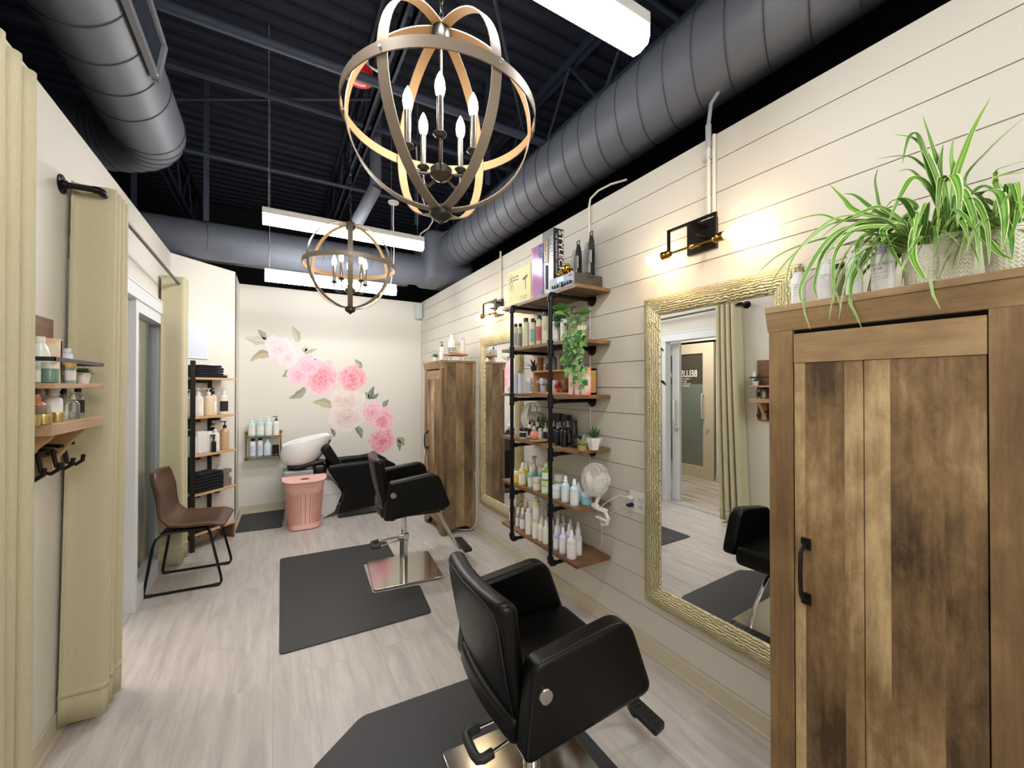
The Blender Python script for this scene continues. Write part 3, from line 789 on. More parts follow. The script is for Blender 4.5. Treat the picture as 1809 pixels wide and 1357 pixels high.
# ---------------------------------------------------------------- styling chairs
MSTITCH = mat('leather_piping', '#1c1c1c', .35)
def salon_chair(loc, rot, dz, fz, label):
    t = thing('styling_chair', label, 'chair', loc, rot, 'black styling chairs')
    prof = [(-.165, .80 + dz), (.215, .85 + dz), (.322, .568 + dz), (-.197, .512 + dz)]
    poly = rpoly(prof, [.035, .075, .05, .035], 6)
    for s in (-1, 1):
        y0, y1 = (s * .228, s * .302)
        a = M().prism(poly, min(y0, y1), max(y0, y1), lambda a_, b_, h: (a_, h, b_)).build('arm_panel', MLEATHER, t, world=False, bevel=.016, ang=50)
        m = M()
        inner = rpoly([(-.158, .792 + dz), (.21, .841 + dz), (.313, .572 + dz), (-.189, .519 + dz)], [.03, .07, .045, .03], 6)
        m.tube([(p[0], s * .2975, p[1]) for p in inner], .0022, 5, closed=True)
        m.build('piping', MSTITCH, a, world=False)
        M().lathe([(0, .012), (.021, .011), (.024, .006), (.024, 0)], (-.128, s * .302, .706 + dz), 24, Matrix.Rotation(-s * PI / 2, 4, 'X')).build('steel_button', mat('button_steel', '#bdb9b3', .25, 1., var=((4, 4, 4), '#a6a29c', .2)), a, world=False)
    def bend(q):
        u = (q.z + .235) / .47
        x = q.x - .115 * u - .012 * math.sin(u * PI) + .05 * (q.y / .25) ** 2 * (.25 + .75 * u) * .6
        return (x, q.y * (.93 + .12 * u), q.z)
    M().rbox((-.128, 0, .725 + dz), (.075, .47, .49), .034, 12, deform=bend, k=4).build('backrest', MLEATHER, t, world=False, ang=60)
    m = M()                                   # piping around the back edge
    pts = []
    for i in range(40):
        a = 2 * PI * i / 40; cy, cz = math.cos(a), math.sin(a)
        yy = math.copysign(abs(cy) ** .35, cy) * .222; z_ = math.copysign(abs(cz) ** .35, cz) * .232
        b = bend(Vector((-.036, yy, z_))); pts.append((-.128 + b[0], b[1], .725 + dz + b[2]))
    m.tube(pts, .0022, 5, closed=True).build('piping', MSTITCH, t, world=False)
    # lower back band joining the arms, and the seat
    M().rbox((-.178, 0, .56 + dz), (.05, .46, .085), .02, 6, deform=lambda q: (q.x - .02 * (1 - (q.y / .23) ** 2), q.y, q.z), k=3).build('rear_band', MLEATHER, t, world=False, ang=60)
    M().rbox((.06, 0, .575 + dz), (.50, .455, .12), .035, 8, k=4).build('seat', MLEATHER, t, world=False, ang=60)
    M().box(-.12, .16, -.14, .14, .485 + dz, .517 + dz).box(-.17, .25, -.2, .2, .505 + dz, .52 + dz).build('seat_plate', MBLACKP, t, world=False)
    # hydraulic column
    c = M().cyl((0, 0, .25), (0, 0, .5 + dz), .021, seg=24).cyl((0, 0, .012), (0, 0, .26), .032, seg=28).build('column', MCHROME, t, world=False)
    M().rbox((-.004, 0, .285), (.085, .07, .06), .012, 2).build('pump_block', MCHROME, c, world=False)
    lever = M()
    for s in (-1, 1): lever.tube([(0, s * .032, .275), (-.12, s * .05, .262), (-.22, s * .06, .25)], .0065, 8)
    lo = lever.build('pump_lever', MCHROME, t, world=False)
    M().tube([(-.19, -.06, .254), (-.225, -.062, .25), (-.243, -.055, .249), (-.248, -.03, .249), (-.248, .03, .249), (-.243, .055, .249), (-.225, .062, .25), (-.19, .06, .254)], .0165, 12).build('rubber_grip', mat('grip_rubber', '#26282a', .5), lo, world=False)
    M().prism(rpoly([(-.265, -.275), (.265, -.275), (.265, .275), (-.265, .275)], .02), .009, .02).build('base_plate', MBRUSH, t, world=False, bevel=.003)
    # footrest
    m = M()
    for s in (-1, 1):
        m.tube([(.10, s * .06, .50 + dz), (.25, s * .06, .475 + dz), (.30, s * .06, .43 + dz), (.40, s * .06, fz + .1), (.435, s * .06, fz + .03), (.455, s * .055, fz + .0), (.50, s * .04, fz - .02), (.52, s * .02, fz - .015), (.525, 0, fz - .012)], .0105, 10)
    f = m.build('footrest_bar', MCHROME, t, world=False)
    m = M()
    m.prism(rpoly([(.475, -.165), (.545, -.15), (.545, .15), (.475, .165)], .012), fz - .006, fz + .018)
    for k in range(11): m.box(.482, .539, -.13 + k * .026 - .007, -.13 + k * .026 + .007, fz + .016, fz + .021)
    m.build('foot_pad', MBLACKP, f, world=False, bevel=.004)
    return t
salon_chair((.93, 3.37, 0), -.10, 0, .13, 'black leather salon styling chair in the middle of the room')
salon_chair((.850, 1.31, 0), -.05, -.115, .13, 'black leather salon styling chair nearest the camera')

# ---------------------------------------------------------------- floor mats
def floor_mat_obj(poly, label, rounded=.03):
    pts = rpoly(poly, rounded)
    n = len(pts); c = Vector((sum(p[0] for p in pts) / n, sum(p[1] for p in pts) / n, 0))
    m = M().prism(pts, .001, .009)
    return tag(m.build('fatigue_mat', MRUBBER, at=(c.x, c.y, 0), bevel=.006), label, 'mat', 'black rubber floor mats')
floor_mat_obj([(.05, 4.135), (.03, 2.66), (.92, 2.645), (.965, 3.055), (.63, 3.10), (.665, 3.66), (.93, 3.63), (.955, 4.085)], 'notched black rubber mat under the middle styling chair')
floor_mat_obj([(.13, 1.80), (.35, 1.975), (1.13, 1.935), (1.185, 1.88), (1.185, .70), (1.13, .62), (.35, .62), (.13, .80)], 'black rubber mat under the styling chair nearest the camera')
floor_mat_obj([(-.345, 5.10), (-.325, 5.77), (.115, 5.77), (.08, 5.06)], 'small black rubber mat in the far left corner beside the pink hamper')

# ---------------------------------------------------------------- shampoo unit
t = thing('shampoo_unit', 'black leather shampoo lounge with a white ceramic wash bowl', 'wash chair', (.75, 5.3, 0))
for y0, y1 in ((5.06, 5.13), (5.53, 5.60)):
    poly = rpoly([(.52, .59), (.97, .60), (1.10, .615), (1.24, .58), (1.33, .47), (1.32, .40), (1.20, .32), (1.12, .10), (.635, .055), (.712, .29), (.60, .45)], [.01, 0, .05, .06, .05, .05, .05, .02, .01, .03, .02], 5)
    a = M().prism(poly, y0, y1, lambda p, q, h: (p, h, q)).build('arm_panel', MLEATHER, t, bevel=.012, ang=50)
    m = M().tube([(.55, (y0 + y1) / 2, .592), (.97, (y0 + y1) / 2, .602), (1.08, (y0 + y1) / 2, .615), (1.18, (y0 + y1) / 2, .60), (1.27, (y0 + y1) / 2, .545), (1.32, (y0 + y1) / 2, .47)], .034, 12)
    m.build('arm_pad', MLEATHER, a)
    M().tube([(.65, y0 + .03, .075), (.645, y0 + .03, .014), (1.16, y0 + .03, .014), (1.13, y0 + .03, .11)], .009, 8).build('foot_bar', MBLACKP, a)
M().rbox((.99, 5.33, .44), (.58, .40, .11), .035, 6, k=4).build('seat', MLEATHER, t, ang=60)
M().rbox((.59, 5.33, .685), (.11, .43, .36), .04, 8, m=Matrix.Rotation(math.radians(-30), 4, 'Y'), k=4).build('backrest', MLEATHER, t, ang=60)
# white pedestal
poly = rpoly([(.12, .0), (.49, .0), (.615, .055), (.705, .27), (.66, .34), (.60, .42), (.50, .44), (.12, .42)], [.01, .02, .02, .06, .05, .03, .02, .02])
M().prism(poly, 5.17, 5.49, lambda p, q, h: (p, h, q)).build('pedestal', mat('pedestal_white', '#dfe0e0', .3), t, bevel=.01)
M().box(.11, .70, 5.165, 5.495, .262, .268).box(.11, .5, 5.163, 5.497, .0, .045).build('pedestal_seam', mat('pedestal_grey', '#b9bbbb', .4), t)
m = M().rbox((.28, 5.33, .50), (.38, .3, .14), .02, 2).rbox((.42, 5.33, .60), (.22, .22, .1), .03, 2)
m.build('mechanism', mat('mechanism_grey', '#9a9a98', .4), t)
M().rbox((.46, 5.30, .56), (.14, .30, .13), .04, 3).rbox((.30, 5.33, .625), (.34, .2, .06), .02, 2, m=Matrix.Rotation(math.radians(-8), 4, 'Y')).cyl((.2, 5.2, .6), (.5, 5.18, .66), .025).build('tilt_bracket', MBLACKP, t)
# bowl: outer and inner shell, rim higher and longer towards the neck rest
def bowl(u, v, inner=False):
    a = 2 * PI * u
    ca, sa = math.cos(a), math.sin(a)
    k = 1 - v
    rx = .275 if ca > 0 else .245; ry = .235
    shape = (v if v < 1 else 1)
    f = math.sin(min(1, v * 1.02) * PI / 2) ** .7
    x = rx * ca * (.55 + .45 * f); y = ry * sa * (.6 + .4 * f)
    zr = .90 + .055 * ca + (.035 if abs(sa) < .5 and ca < 0 else 0) * 0 + .012 * abs(sa)
    if ca > .85: zr -= .04 * (ca - .85) / .15
    zb_ = .63
    cx = .30 + .03 * v
    z = zb_ + (zr - zb_) * v ** 1.15
    if inner:
        x *= .93; y *= .93; z = max(z + .0, zb_ + .03)
    return Vector((cx + x - (.06 * (1 - v)), 5.33 + y, z))
m = M()
g1 = m.grid(lambda u, v: bowl(u, v), 48, 14, closed_u=True)
g2 = m.grid(lambda u, v: bowl(u, v, True) - Vector((0, 0, .004)), 48, 14, closed_u=True)
for i in range(48):
    j = (i + 1) % 48
    m.face([g1[i][-1], g1[j][-1], g2[j][-1], g2[i][-1]])
m.face([g1[i][0] for i in range(48)]); m.face([g2[i][0] for i in range(48)][::-1])
b = m.build('wash_bowl', mat('ceramic_white', '#f3f3f3', .12, coat=.5), t, ang=70)
M().rbox((.545, 5.33, .865), (.05, .2, .09), .02, 3, m=Matrix.Rotation(math.radians(30), 4, 'Y')).build('neck_rest', MBLACKP, b)

# ---------------------------------------------------------------- pink hamper
MP = mat('pink_plastic', '#ecbab0', .42)
t = thing('laundry_hamper', 'pink plastic laundry hamper with a lid in front of the shampoo unit', 'hamper', (.29, 4.91, 0))
def hplan(s, bow):
    pts = []
    for i in range(17):
        a = PI + PI * i / 16
        pts.append((s * .2 * math.copysign(abs(math.cos(a)) ** .6, math.cos(a)), -bow * abs(math.sin(a)) ** .9))
    return [(s * .2, .11), (-s * .2, .11)] + [(p[0], p[1] - .0) for p in pts]
def hring(m, z, s, bow): return [m.bm.verts.new((.29 + a, 4.93 + b * (1 if b < 0 else s), z)) for a, b in hplan(s, bow)]
m = M(); rs = [hring(m, z, s, bw) for z, s, bw in ((0, .72, .085), (.012, .76, .10), (.05, .77, .10), (.055, .755, .096), (.40, .90, .118), (.405, .92, .122), (.455, .945, .125), (.50, .97, .13))]
for A, Bq in zip(rs, rs[1:]):
    for k in range(len(A)): m.face([A[k], A[(k + 1) % len(A)], Bq[(k + 1) % len(A)], Bq[k]])
m.face(rs[0][::-1]); m.face(rs[-1])
hb = m.build('body', MP, t, ang=45)
m = M()
for i in range(27):
    a = PI + PI * (i + .8) / 27.6
    def pt(z, s, bw, e): return (.29 + s * (.2 + e) * math.copysign(abs(math.cos(a)) ** .6, math.cos(a)), 4.93 - (bw + e) * abs(math.sin(a)) ** .9, z)
    m.tube([pt(.07, .76, .098, .001), pt(.2, .815, .106, .001), pt(.385, .893, .117, .001)], .0038, 5)
m.build('slat_shade_rib', mat('pink_slat_shadow', '#c98f84', .6), hb)  # ribs coloured darker to stand in for the shaded slots
m = M(); l1 = [hring(m, z, s, bw) for z, s, bw in ((.497, 1.0, .138), (.515, 1.07, .165), (.522, 1.07, .165))]
for k in range(len(l1[-1])):                           # lid rises towards the back
    pass
for r_ in l1:
    for v in r_: v.co.z += .02 * max(0, (v.co.y - 4.78)) / .26
for A, Bq in zip(l1, l1[1:]):
    for k in range(len(A)): m.face([A[k], A[(k + 1) % len(A)], Bq[(k + 1) % len(A)], Bq[k]])
m.face(l1[0][::-1]); m.face(l1[-1])
ld = m.build('lid', MP, t, ang=45)
M().lathe([(0, 0), (1, 0), (.9, .004), (0, .004)], (0, 0, 0), 20, Matrix.Translation((.29, 4.88, .5335)) @ Matrix.Rotation(.17, 4, 'X') @ Matrix.Diagonal((.042, .02, 1, 1))).build('handle_hole', mat('hamper_hole', '#7d3c36', .8), ld)

# ---------------------------------------------------------------- brown chair
MBR = mat('brown_leather', '#5a4030', .38, bump=(200, .1), var=((5, 5, 5), '#4c3527', .3))
MBRS = mat('tan_stitched_edge', '#9a6a3c', .5)
t = thing('side_chair', 'brown leather bucket chair with a black sled frame beside the glass door', 'chair', (-.56, 4.06, 0), math.radians(-4))
def shell(u, v, off=0.):
    # v along profile: 0 = top of back, 1 = front of seat ; u across
    P_ = [(-.235, .87), (-.225, .80), (-.20, .70), (-.175, .60), (-.145, .52), (-.09, .462), (.0, .447), (.10, .452), (.18, .458), (.235, .445)]
    s = v * (len(P_) - 1); i = min(int(s), len(P_) - 2); f = s - i
    x = P_[i][0] * (1 - f) + P_[i + 1][0] * f; z = P_[i][1] * (1 - f) + P_[i + 1][1] * f
    w = .185 + .04 * math.sin(min(1, v * 1.25) * PI / 2)
    if v < .1: w *= .86 + .14 * math.sin(v / .1 * PI / 2)
    if v > .92: w *= 1 - .08 * ((v - .92) / .08) ** 2
    y = (u - .5) * 2 * w
    e = (abs(u - .5) * 2) ** 2.4
    back = max(0, 1 - v * 2.2)
    x += e * .05 * min(1, back * 1.6 + .1); z += e * .04 * (1 - back) * (1 - .7 * max(0, v - .7) / .3)
    return Vector((x, y, z))
def shrink(m): pass
m = M(); m.grid(lambda u, v: shell(u, v), 20, 36)
m.build('seat_shell', MBR, t, world=False, solid=.022, ang=70, bevel=0)
m = M()
edge = [shell(0, i / 36) for i in range(37)] + [shell(i / 16, 1) for i in range(1, 17)] + [shell(1, 1 - i / 36) for i in range(1, 37)] + [shell(1 - i / 16, 0) for i in range(1, 16)]
m.tube(edge, .0125, 8, closed=True); m.build('edge_trim', MBR, t, world=False)
m = M(); m.tube([p + Vector((.0, 0, .010)) for p in edge], .003, 5, closed=True); m.tube([shell(i / 16, .5) + Vector((.006, 0, .014)) for i in range(17)], .0025, 5)
m.build('stitching', MBRS, t, world=False)
for s in (-1, 1):
    y = s * .205
    m = M().tube([(-.02, y * .7, .435), (-.13, y * .9, .43), (-.165, y, .405), (-.18, y, .36), (-.225, y * 1.03, .06), (-.23, y * 1.03, .03), (-.215, y * 1.03, .012), (-.18, y * 1.03, .010), (.19, y * 1.03, .010), (.225, y * 1.03, .014), (.232, y * 1.03, .035), (.228, y * 1.02, .07), (.165, y * .95, .36), (.15, y * .85, .415), (.11, y * .7, .435), (-.02, y * .7, .435)], .0095, 8)
    f = m.build('sled_frame', MPIPE, t, world=False)
    for x in (-.205, .20): M().rbox((x, y * 1.03, .01), (.05, .026, .02), .006, 1).build('foot_glide', MBLACKP, f, world=False)
M().cyl((.17, -.19, .33), (.17, .19, .33), .007).cyl((-.05, -.14, .43), (-.05, .14, .43), .008).cyl((.1, -.14, .43), (.1, .14, .43), .008).build('cross_bar', MPIPE, t, world=False)
M().box(-.15, .14, -.16, .16, .424, .436).build('seat_pan', MBLACKP, t, world=False)

# ---------------------------------------------------------------- curtains and rod
def curtain(x0, x1, y0, y1, z0, z1, folds, label, flare=0., phase=0., grom=True, rod_x=-.69, rod_z=2.4, curve=0.):
    yc = (y0 + y1) / 2
    t = thing('curtain', label, 'curtain', (rod_x, yc, z0), group='sage green linen curtains')
    rnd = random.Random(int(y0 * 100))
    jit = [rnd.uniform(-.12, .12) for _ in range(folds * 2 + 3)]
    n = folds * 24
    def fn(u, v):
        w = v   # 0 bottom, 1 top
        ph = u * folds * 2 * PI + phase
        c = math.cos(ph + jit[int(u * folds * 2)] * (1 - w) * .0)
        c = math.copysign(abs(c) ** .75, c)
        fl = 1 + flare * (1 - w)
        x = (x0 + x1) / 2 + (x1 - x0) / 2 * c * (1 + .12 * (1 - w) * math.sin(ph * .37 + 1))
        y = yc + (u - .5) * (y1 - y0) * fl + .012 * math.sin(ph * 2) + curve * (1 - w) ** 1.5
        z = z0 + (z1 - z0) * v + .004 * math.sin(ph)
        return Vector((x, y, z))
    m = M(); m.grid(fn, n, 26)
    m.build('fabric', MFABRIC, t, solid=.004, ang=60)
    m = M(); m.grid(lambda u, v: fn(u, v * .012 + .046) + Vector((.0, 0, 0)), n, 2)
    m.build('hem', MFABRIC, t, solid=.0075, ang=60)
    if grom:
        g = M()
        for k in range(folds):
            u = (k + .25) / folds; g.tube([fn(u, 1) * 0 + Vector((rod_x + .026 * math.cos(a), fn(u, 1).y, rod_z + .026 * math.sin(a))) for a in [2 * PI * i / 16 for i in range(16)]], .0045, 6, closed=True)
        g.build('grommet', MALU, t)
    return t
curtain(-.80, -.655, 2.615, 2.85, .035, 2.462, 4, 'sage green curtain gathered beside the wooden wall shelf', flare=.2, phase=PI, curve=-.06)
curtain(-.80, -.65, 4.335, 4.53, .06, 2.44, 4, 'sage green curtain hanging behind the brown chair', flare=.25, phase=PI, curve=-.01)
curtain(-.795, -.63, 1.42, 1.84, .03, 2.475, 5, 'sage green curtain nearest the camera, at the left edge', phase=PI)
t = thing('curtain_rod', 'black iron pipe curtain rod above the sliding glass door', 'curtain rod', (L, 3.4, 2.4))
m = M().cyl((L + .005, 2.57, 2.42), (-.71, 2.57, 2.42), .013).tube([(-.715, 2.57, 2.42), (-.70, 2.57, 2.42), (-.69, 2.582, 2.418), (-.69, 2.60, 2.416)], .0165, 12)
m.build('pipe_elbow', MPIPE, t)
M().cyl((-.69, 2.59, 2.416), (-.69, 4.46, 2.375), .011).build('rod', mat('rod_grey_iron', '#4b4845', .35, .7), t)
M().cyl((L + .005, 4.47, 2.375), (-.69, 4.47, 2.375), .011).tube([(-.71, 4.47, 2.375), (-.69, 4.47, 2.375), (-.69, 4.44, 2.375)], .016, 12).build('pipe_elbow', MPIPE, t)
for yy, zz in ((2.57, 2.42), (4.47, 2.375)):
    m = M().lathe([(0, 0), (.042, 0), (.042, .006), (.02, .009), (.018, .022), (0, .022)], (L, yy, zz), 24, Matrix.Rotation(PI / 2, 4, 'Y'))
    for k in range(4): m.lathe([(0, .012), (.006, .011), (.006, .0)], (L, yy + .031 * math.cos(k * PI / 2 + .7), zz + .031 * math.sin(k * PI / 2 + .7)), 8, Matrix.Rotation(PI / 2, 4, 'Y'))
    m.build('flange', MPIPE, t)
t = thing('curtain_rod', 'black iron pipe curtain rod of the curtain nearest the camera', 'curtain rod', (L, 1.6, 2.42))
M().cyl((-.69, -.2, 2.43), (-.69, 1.80, 2.43), .011).cyl((-.69, 1.80, 2.43), (L + .003, 1.80, 2.43), .011).build('rod', MPIPE, t)
M().lathe([(0, 0), (.042, 0), (.042, .006), (.02, .009), (.018, .022), (0, .022)], (L, 1.80, 2.43), 24, Matrix.Rotation(PI / 2, 4, 'Y')).build('flange', MPIPE, t)

# ================================================================== PRODUCTS
MLAB = mat('paper_label_white', '#e9e6e0', .6)
MLABK = mat('paper_label_black', '#1a1a1b', .6)
MINK = mat('label_ink', '#8d8d90', .7)
def cm(h, rough=.3, **k): return mat('tint_' + h.strip('#') + ('' if rough == .3 else '_%d' % int(rough * 100)), h, rough, **k)
_proto = {}
def bottle(style, r, h, body, cap, label, desc, x, y, z, group=None, face=(-1, -.9), cat='bottle', name='bottle', small=False):
    """a bottle, jar or spray standing at (x, y, z); parts: body, cap, paper_label"""
    key = (style, r, h, body, cap, label)
    t = thing(name, desc, cat, (x, y, z), 0, group)
    if key in _proto:
        for nm, me in _proto[key]:
            o = bpy.data.objects.new(nm, me); COL.objects.link(o); o.parent = t
        return t
    parts = []
    mb = cm(body, .25) if isinstance(body, str) else body
    mc = cm(cap, .35) if isinstance(cap, str) else cap
    e = r * .12
    prof = {
        'shoulder': [(0, 0), (r - e, 0), (r, e), (r, .60 * h), (r * .93, .66 * h), (r * .6, .74 * h), (r * .36, .78 * h), (r * .36, .82 * h), (0, .82 * h)],
        'squeeze': [(0, 0), (r - e, 0), (r, e), (r, .60 * h), (r * .92, .66 * h), (r * .6, .715 * h), (r * .42, .73 * h), (0, .76 * h)],
        'tall': [(0, 0), (r - e, 0), (r, e), (r, .80 * h), (r * .9, .845 * h), (r * .62, .87 * h), (r * .5, .88 * h), (0, .88 * h)],
        'pump': [(0, 0), (r - e, 0), (r, e), (r, .62 * h), (r * .9, .68 * h), (r * .5, .73 * h), (r * .34, .75 * h), (r * .34, .77 * h), (0, .77 * h)],
        'dropper': [(0, 0), (r - e, 0), (r, e), (r, .58 * h), (r * .8, .66 * h), (r * .42, .7 * h), (r * .42, .74 * h), (0, .74 * h)],
        'jar': [(0, 0), (r - e, 0), (r, e), (r, .66 * h), (r * .94, .70 * h), (0, .70 * h)],
        'tin': [(0, 0), (r * .97, 0), (r * .97, .6 * h), (0, .6 * h)],
        'pot': [(0, 0), (r * .72, 0), (r * .78, .03 * h), (r, h), (r * .9, h), (r * .86, .86 * h), (0, .86 * h)],
        'cup': [(0, 0), (r, 0), (r, h), (r * .88, h), (r * .88, .12 * h), (0, .12 * h)],
        'jug': [(0, 0), (r - e, 0), (r, e), (r, .5 * h), (r * .96, .62 * h), (r * .7, .78 * h), (r * .42, .86 * h), (r * .42, .9 * h), (0, .9 * h)],
    }[style]
    parts.append(('body', M().lathe(prof, seg=20).build('body', mb, t, world=False)))
    cp = {
        'shoulder': [(0, .80 * h), (r * .42, .80 * h), (r * .42, .90 * h), (r * .32, .905 * h), (r * .3, h), (0, h)],
        'squeeze': [(0, .725 * h), (r * .5, .725 * h), (r * .5, .82 * h), (r * .4, .84 * h), (r * .36, .975 * h), (r * .28, h), (0, h)],
        'tall': [(0, .875 * h), (r * .72, .875 * h), (r * .72, .985 * h), (r * .62, h), (0, h)],
        'dropper': [(0, .73 * h), (r * .52, .73 * h), (r * .52, .84 * h), (r * .3, .85 * h), (r * .3, .97 * h), (r * .15, h), (0, h)],
        'jar': [(0, .70 * h), (r * 1.03, .70 * h), (r * 1.03, .96 * h), (r * .98, h), (0, h)],
        'tin': [(0, .55 * h), (r, .55 * h), (r, .97 * h), (r * .96, h), (0, h)],
        'jug': [(0, .87 * h), (r * .5, .87 * h), (r * .5, h), (0, h)],
    }.get(style)
    if cp: parts.append(('cap', M().lathe(cp, seg=16).build('cap', mc, t, world=False)))
    if style == 'pump':
        m = M().lathe([(0, .76 * h), (r * .46, .76 * h), (r * .42, .84 * h), (r * .12, .87 * h), (r * .12, .955 * h), (0, .955 * h)], seg=14)
        m.rbox((-r * .3, -r * .1, .975 * h), (r * 1.5, r * .42, .035 * h), r * .12, 1).cyl((-r * .98, -r * .1, .975 * h), (-r * 1.12, -r * .1, .945 * h), r * .09, seg=8)
        parts.append(('pump_head', m.build('pump_head', mc, t, world=False)))
    if style == 'spray': pass
    if label:
        ml = MLAB if label == 'w' else MLABK if label == 'k' else cm(label, .5)
        a = math.atan2(face[1], face[0]); lo, hi = (.12, .50) if style not in ('jar', 'tin', 'tall') else ((.14, .58) if style != 'tall' else (.15, .62))
        if style == 'squeeze': lo, hi = .1, .52
        rr = r * 1.012 + .0002
        m = M().lathe([(rr, lo * h), (rr, hi * h)], seg=14, a0=a - .95, a1=a + .95, cap=False)
        lb = m.build('paper_label', ml, t, world=False)
        parts.append(('paper_label', lb))
    _proto[key] = [(nm, o.data) for nm, o in parts]
    return t
def trigger_head(t, r, h, mc):
    m = M().lathe([(0, .76 * h), (r * .45, .76 * h), (r * .4, .84 * h), (0, .84 * h)], seg=14)
    m.rbox((-r * .25, -r * .1, .9 * h), (r * 1.7, r * .6, .09 * h), r * .15, 1).tube([(-r * .5, -r * .1, .88 * h), (-r * .75, -r * .1, .82 * h), (-r * .7, -r * .1, .74 * h)], r * .09, 6)
    m.build('trigger_head', mc, t, world=False)

def strip_leaf(m, pts, wid, up, cols, fold=.25, lay=None, taper_base=.35):
    """arching leaf blade along pts; cols=(middle, edge); writes colours to layer"""
    n = len(pts); rows = []
    for i, p in enumerate(pts):
        tn = (pts[min(i + 1, n - 1)] - pts[max(i - 1, 0)]).normalized()
        sd = tn.cross(up)
        sd = sd.normalized() if sd.length > 1e-4 else tn.orthogonal().normalized()
        nr = sd.cross(tn).normalized()
        u = i / (n - 1)
        w = wid * min(1, taper_base + u * 3) * (1 - max(0, (u - .45) / .55) ** 1.6) + .0004
        row = []
        for k, s in enumerate((-1, -.72, -.3, .3, .72, 1)):
            v = m.bm.verts.new(p + sd * s * w + nr * abs(s) * w * fold); row.append((v, k))
        rows.append(row)
    cl = {0: cols[1], 1: cols[1], 2: cols[0], 3: cols[0], 4: cols[1], 5: cols[1]}
    quad = [cols[1], cols[0], cols[2] if len(cols) > 2 else cols[0], cols[0], cols[1]]
    for A, Bq in zip(rows, rows[1:]):
        for k in range(5):
            f = m.face([A[k][0], A[k + 1][0], Bq[k + 1][0], Bq[k][0]])
            if f:
                for lp in f.loops: lp[lay] = (*lin(quad[k]), 1)
MLEAF = attr_mat('two_tone_leaf', .42)
def leaf_mesh():
    m = M(); m.lay = m.bm.loops.layers.float_color.new('Col'); return m
def blade(base, d, length, rise, droop, n=10, curl=0.):
    """arching path: starts at base going up/out, falls under gravity"""
    d = Vector(d).normalized(); pts = []
    for i in range(n + 1):
        u = i / n
        out = length * u * (1 - .25 * u * droop)
        z = rise * math.sin(min(u * 1.25, 1.6) * PI / 2) - droop * length * max(0, u - .3) ** 1.8
        sd = Vector((-d.y, d.x, 0)) * curl * u * u
        pts.append(Vector(base) + Vector((d.x, d.y, 0)) * out + sd + Vector((0, 0, z)))
    return pts
def plain_leaf(m, c, d, nrm, ln, w, col, col2=None, n=7):
    """one small pointed oval leaf"""
    d = Vector(d).normalized(); nrm = Vector(nrm); nrm = (nrm - d * nrm.dot(d)).normalized(); sd = d.cross(nrm)
    rows = []
    for i in range(n + 1):
        u = i / n; ww = w * (math.sin(u ** .8 * PI) ** .8 if 0 < u < 1 else 0) + .0003
        p = Vector(c) + d * ln * u - nrm * ln * .12 * u * u
        rows.append([m.bm.verts.new(p + sd * s * ww + nrm * abs(s) * ww * .25) for s in (-1, 0, 1)])
    for A, Bq in zip(rows, rows[1:]):
        for k in range(2):
            f = m.face([A[k], A[k + 1], Bq[k + 1], Bq[k]])
            if f:
                for lp in f.loops: lp[m.lay] = (*lin(col if k else (col2 or col)), 1)

# ---------------------------------------------------------------- pipe shelf unit
SX0, SX1, SY0, SY1 = 1.568, 1.842, 1.92, 2.85
TOPS = [2.142, 1.812, 1.468, 1.133, .785, .448]
NAMES = ['top', 'second', 'third', 'fourth', 'fifth', 'bottom']
t = thing('pipe_shelf_unit', 'wall shelf unit of six walnut boards on black iron pipes', 'shelf', (W, 2.385, .4))
for z in TOPS:
    M().box(SX0, SX1, SY0, SY1, z - .022, z).build('shelf_board', MSHELF, t, smooth=False, bevel=.0015)
for y in (2.10, 2.58):
    m = M().cyl((1.504, y, .42), (1.504, y, 2.085), .0135, seg=16)
    for k, z in enumerate(TOPS):
        zz = z - .042
        if k in (0, 5):
            s = -1 if k == 0 else 1
            m.tube([(1.504, y, zz + s * .035), (1.504, y, zz + s * .012), (1.512, y, zz), (1.54, y, zz)], .0185, 14)
            m.cyl((1.504, y, zz + s * .028), (1.504, y, zz + s * .042), .021, seg=16)
        else:
            m.cyl((1.504, y, zz - .035), (1.504, y, zz + .035), .0175, seg=16).cyl((1.504, y, zz - .04), (1.504, y, zz - .028), .0205, seg=16).cyl((1.504, y, zz + .028), (1.504, y, zz + .04), .0205, seg=16).cyl((1.504, y, zz), (1.545, y, zz), .0175, seg=16)
        m.cyl((1.504, y, zz), (W - .004, y, zz), .0125, seg=14)
    m.build('upright_pipe', MPIPE, t)
    m = M()
    for z in TOPS: m.lathe([(0, 0), (.042, 0), (.042, .006), (.022, .010), (.019, .026), (0, .026)], (W - .001, y, z - .042), 24, Matrix.Rotation(-PI / 2, 4, 'Y'))
    m.build('wall_flange', MPIPE, t)

def lab_row(shelf, i, row, what): return '%s, %s from left, %s row, %s pipe shelf' % (what, ORD[i], row, shelf)
def row(si, rowname, X, items, group=None):
    """items: (px, style, r, h, body, cap, label, what)"""
    cnt = {}
    for it in items:
        px, st, r, h, bo, ca, la, what = it[:8]
        i = cnt.get(what, 0); cnt[what] = i + 1
        nm = {'jar': 'product_jar', 'tin': 'tin', 'cup': 'cup', 'pump': 'pump_bottle', 'dropper': 'spray_bottle'}.get(st, 'product_bottle')
        y = Yat(px, X)
        if sum(1 for q in items if q[7] == what) > 1: ds = lab_row(NAMES[si], i, rowname, what)
        else: ds = '%s, %s row of the %s pipe shelf' % (what, rowname, NAMES[si])
        t_ = bottle(st, r, h, bo, ca, la, ds, X, y, TOPS[si], group or 'hair products on the %s pipe shelf' % NAMES[si], cat='jar' if st == 'jar' else 'bottle', name=nm)
CR, BK, WH = '#d5d2ae', '#141414', '#e8e6e2'
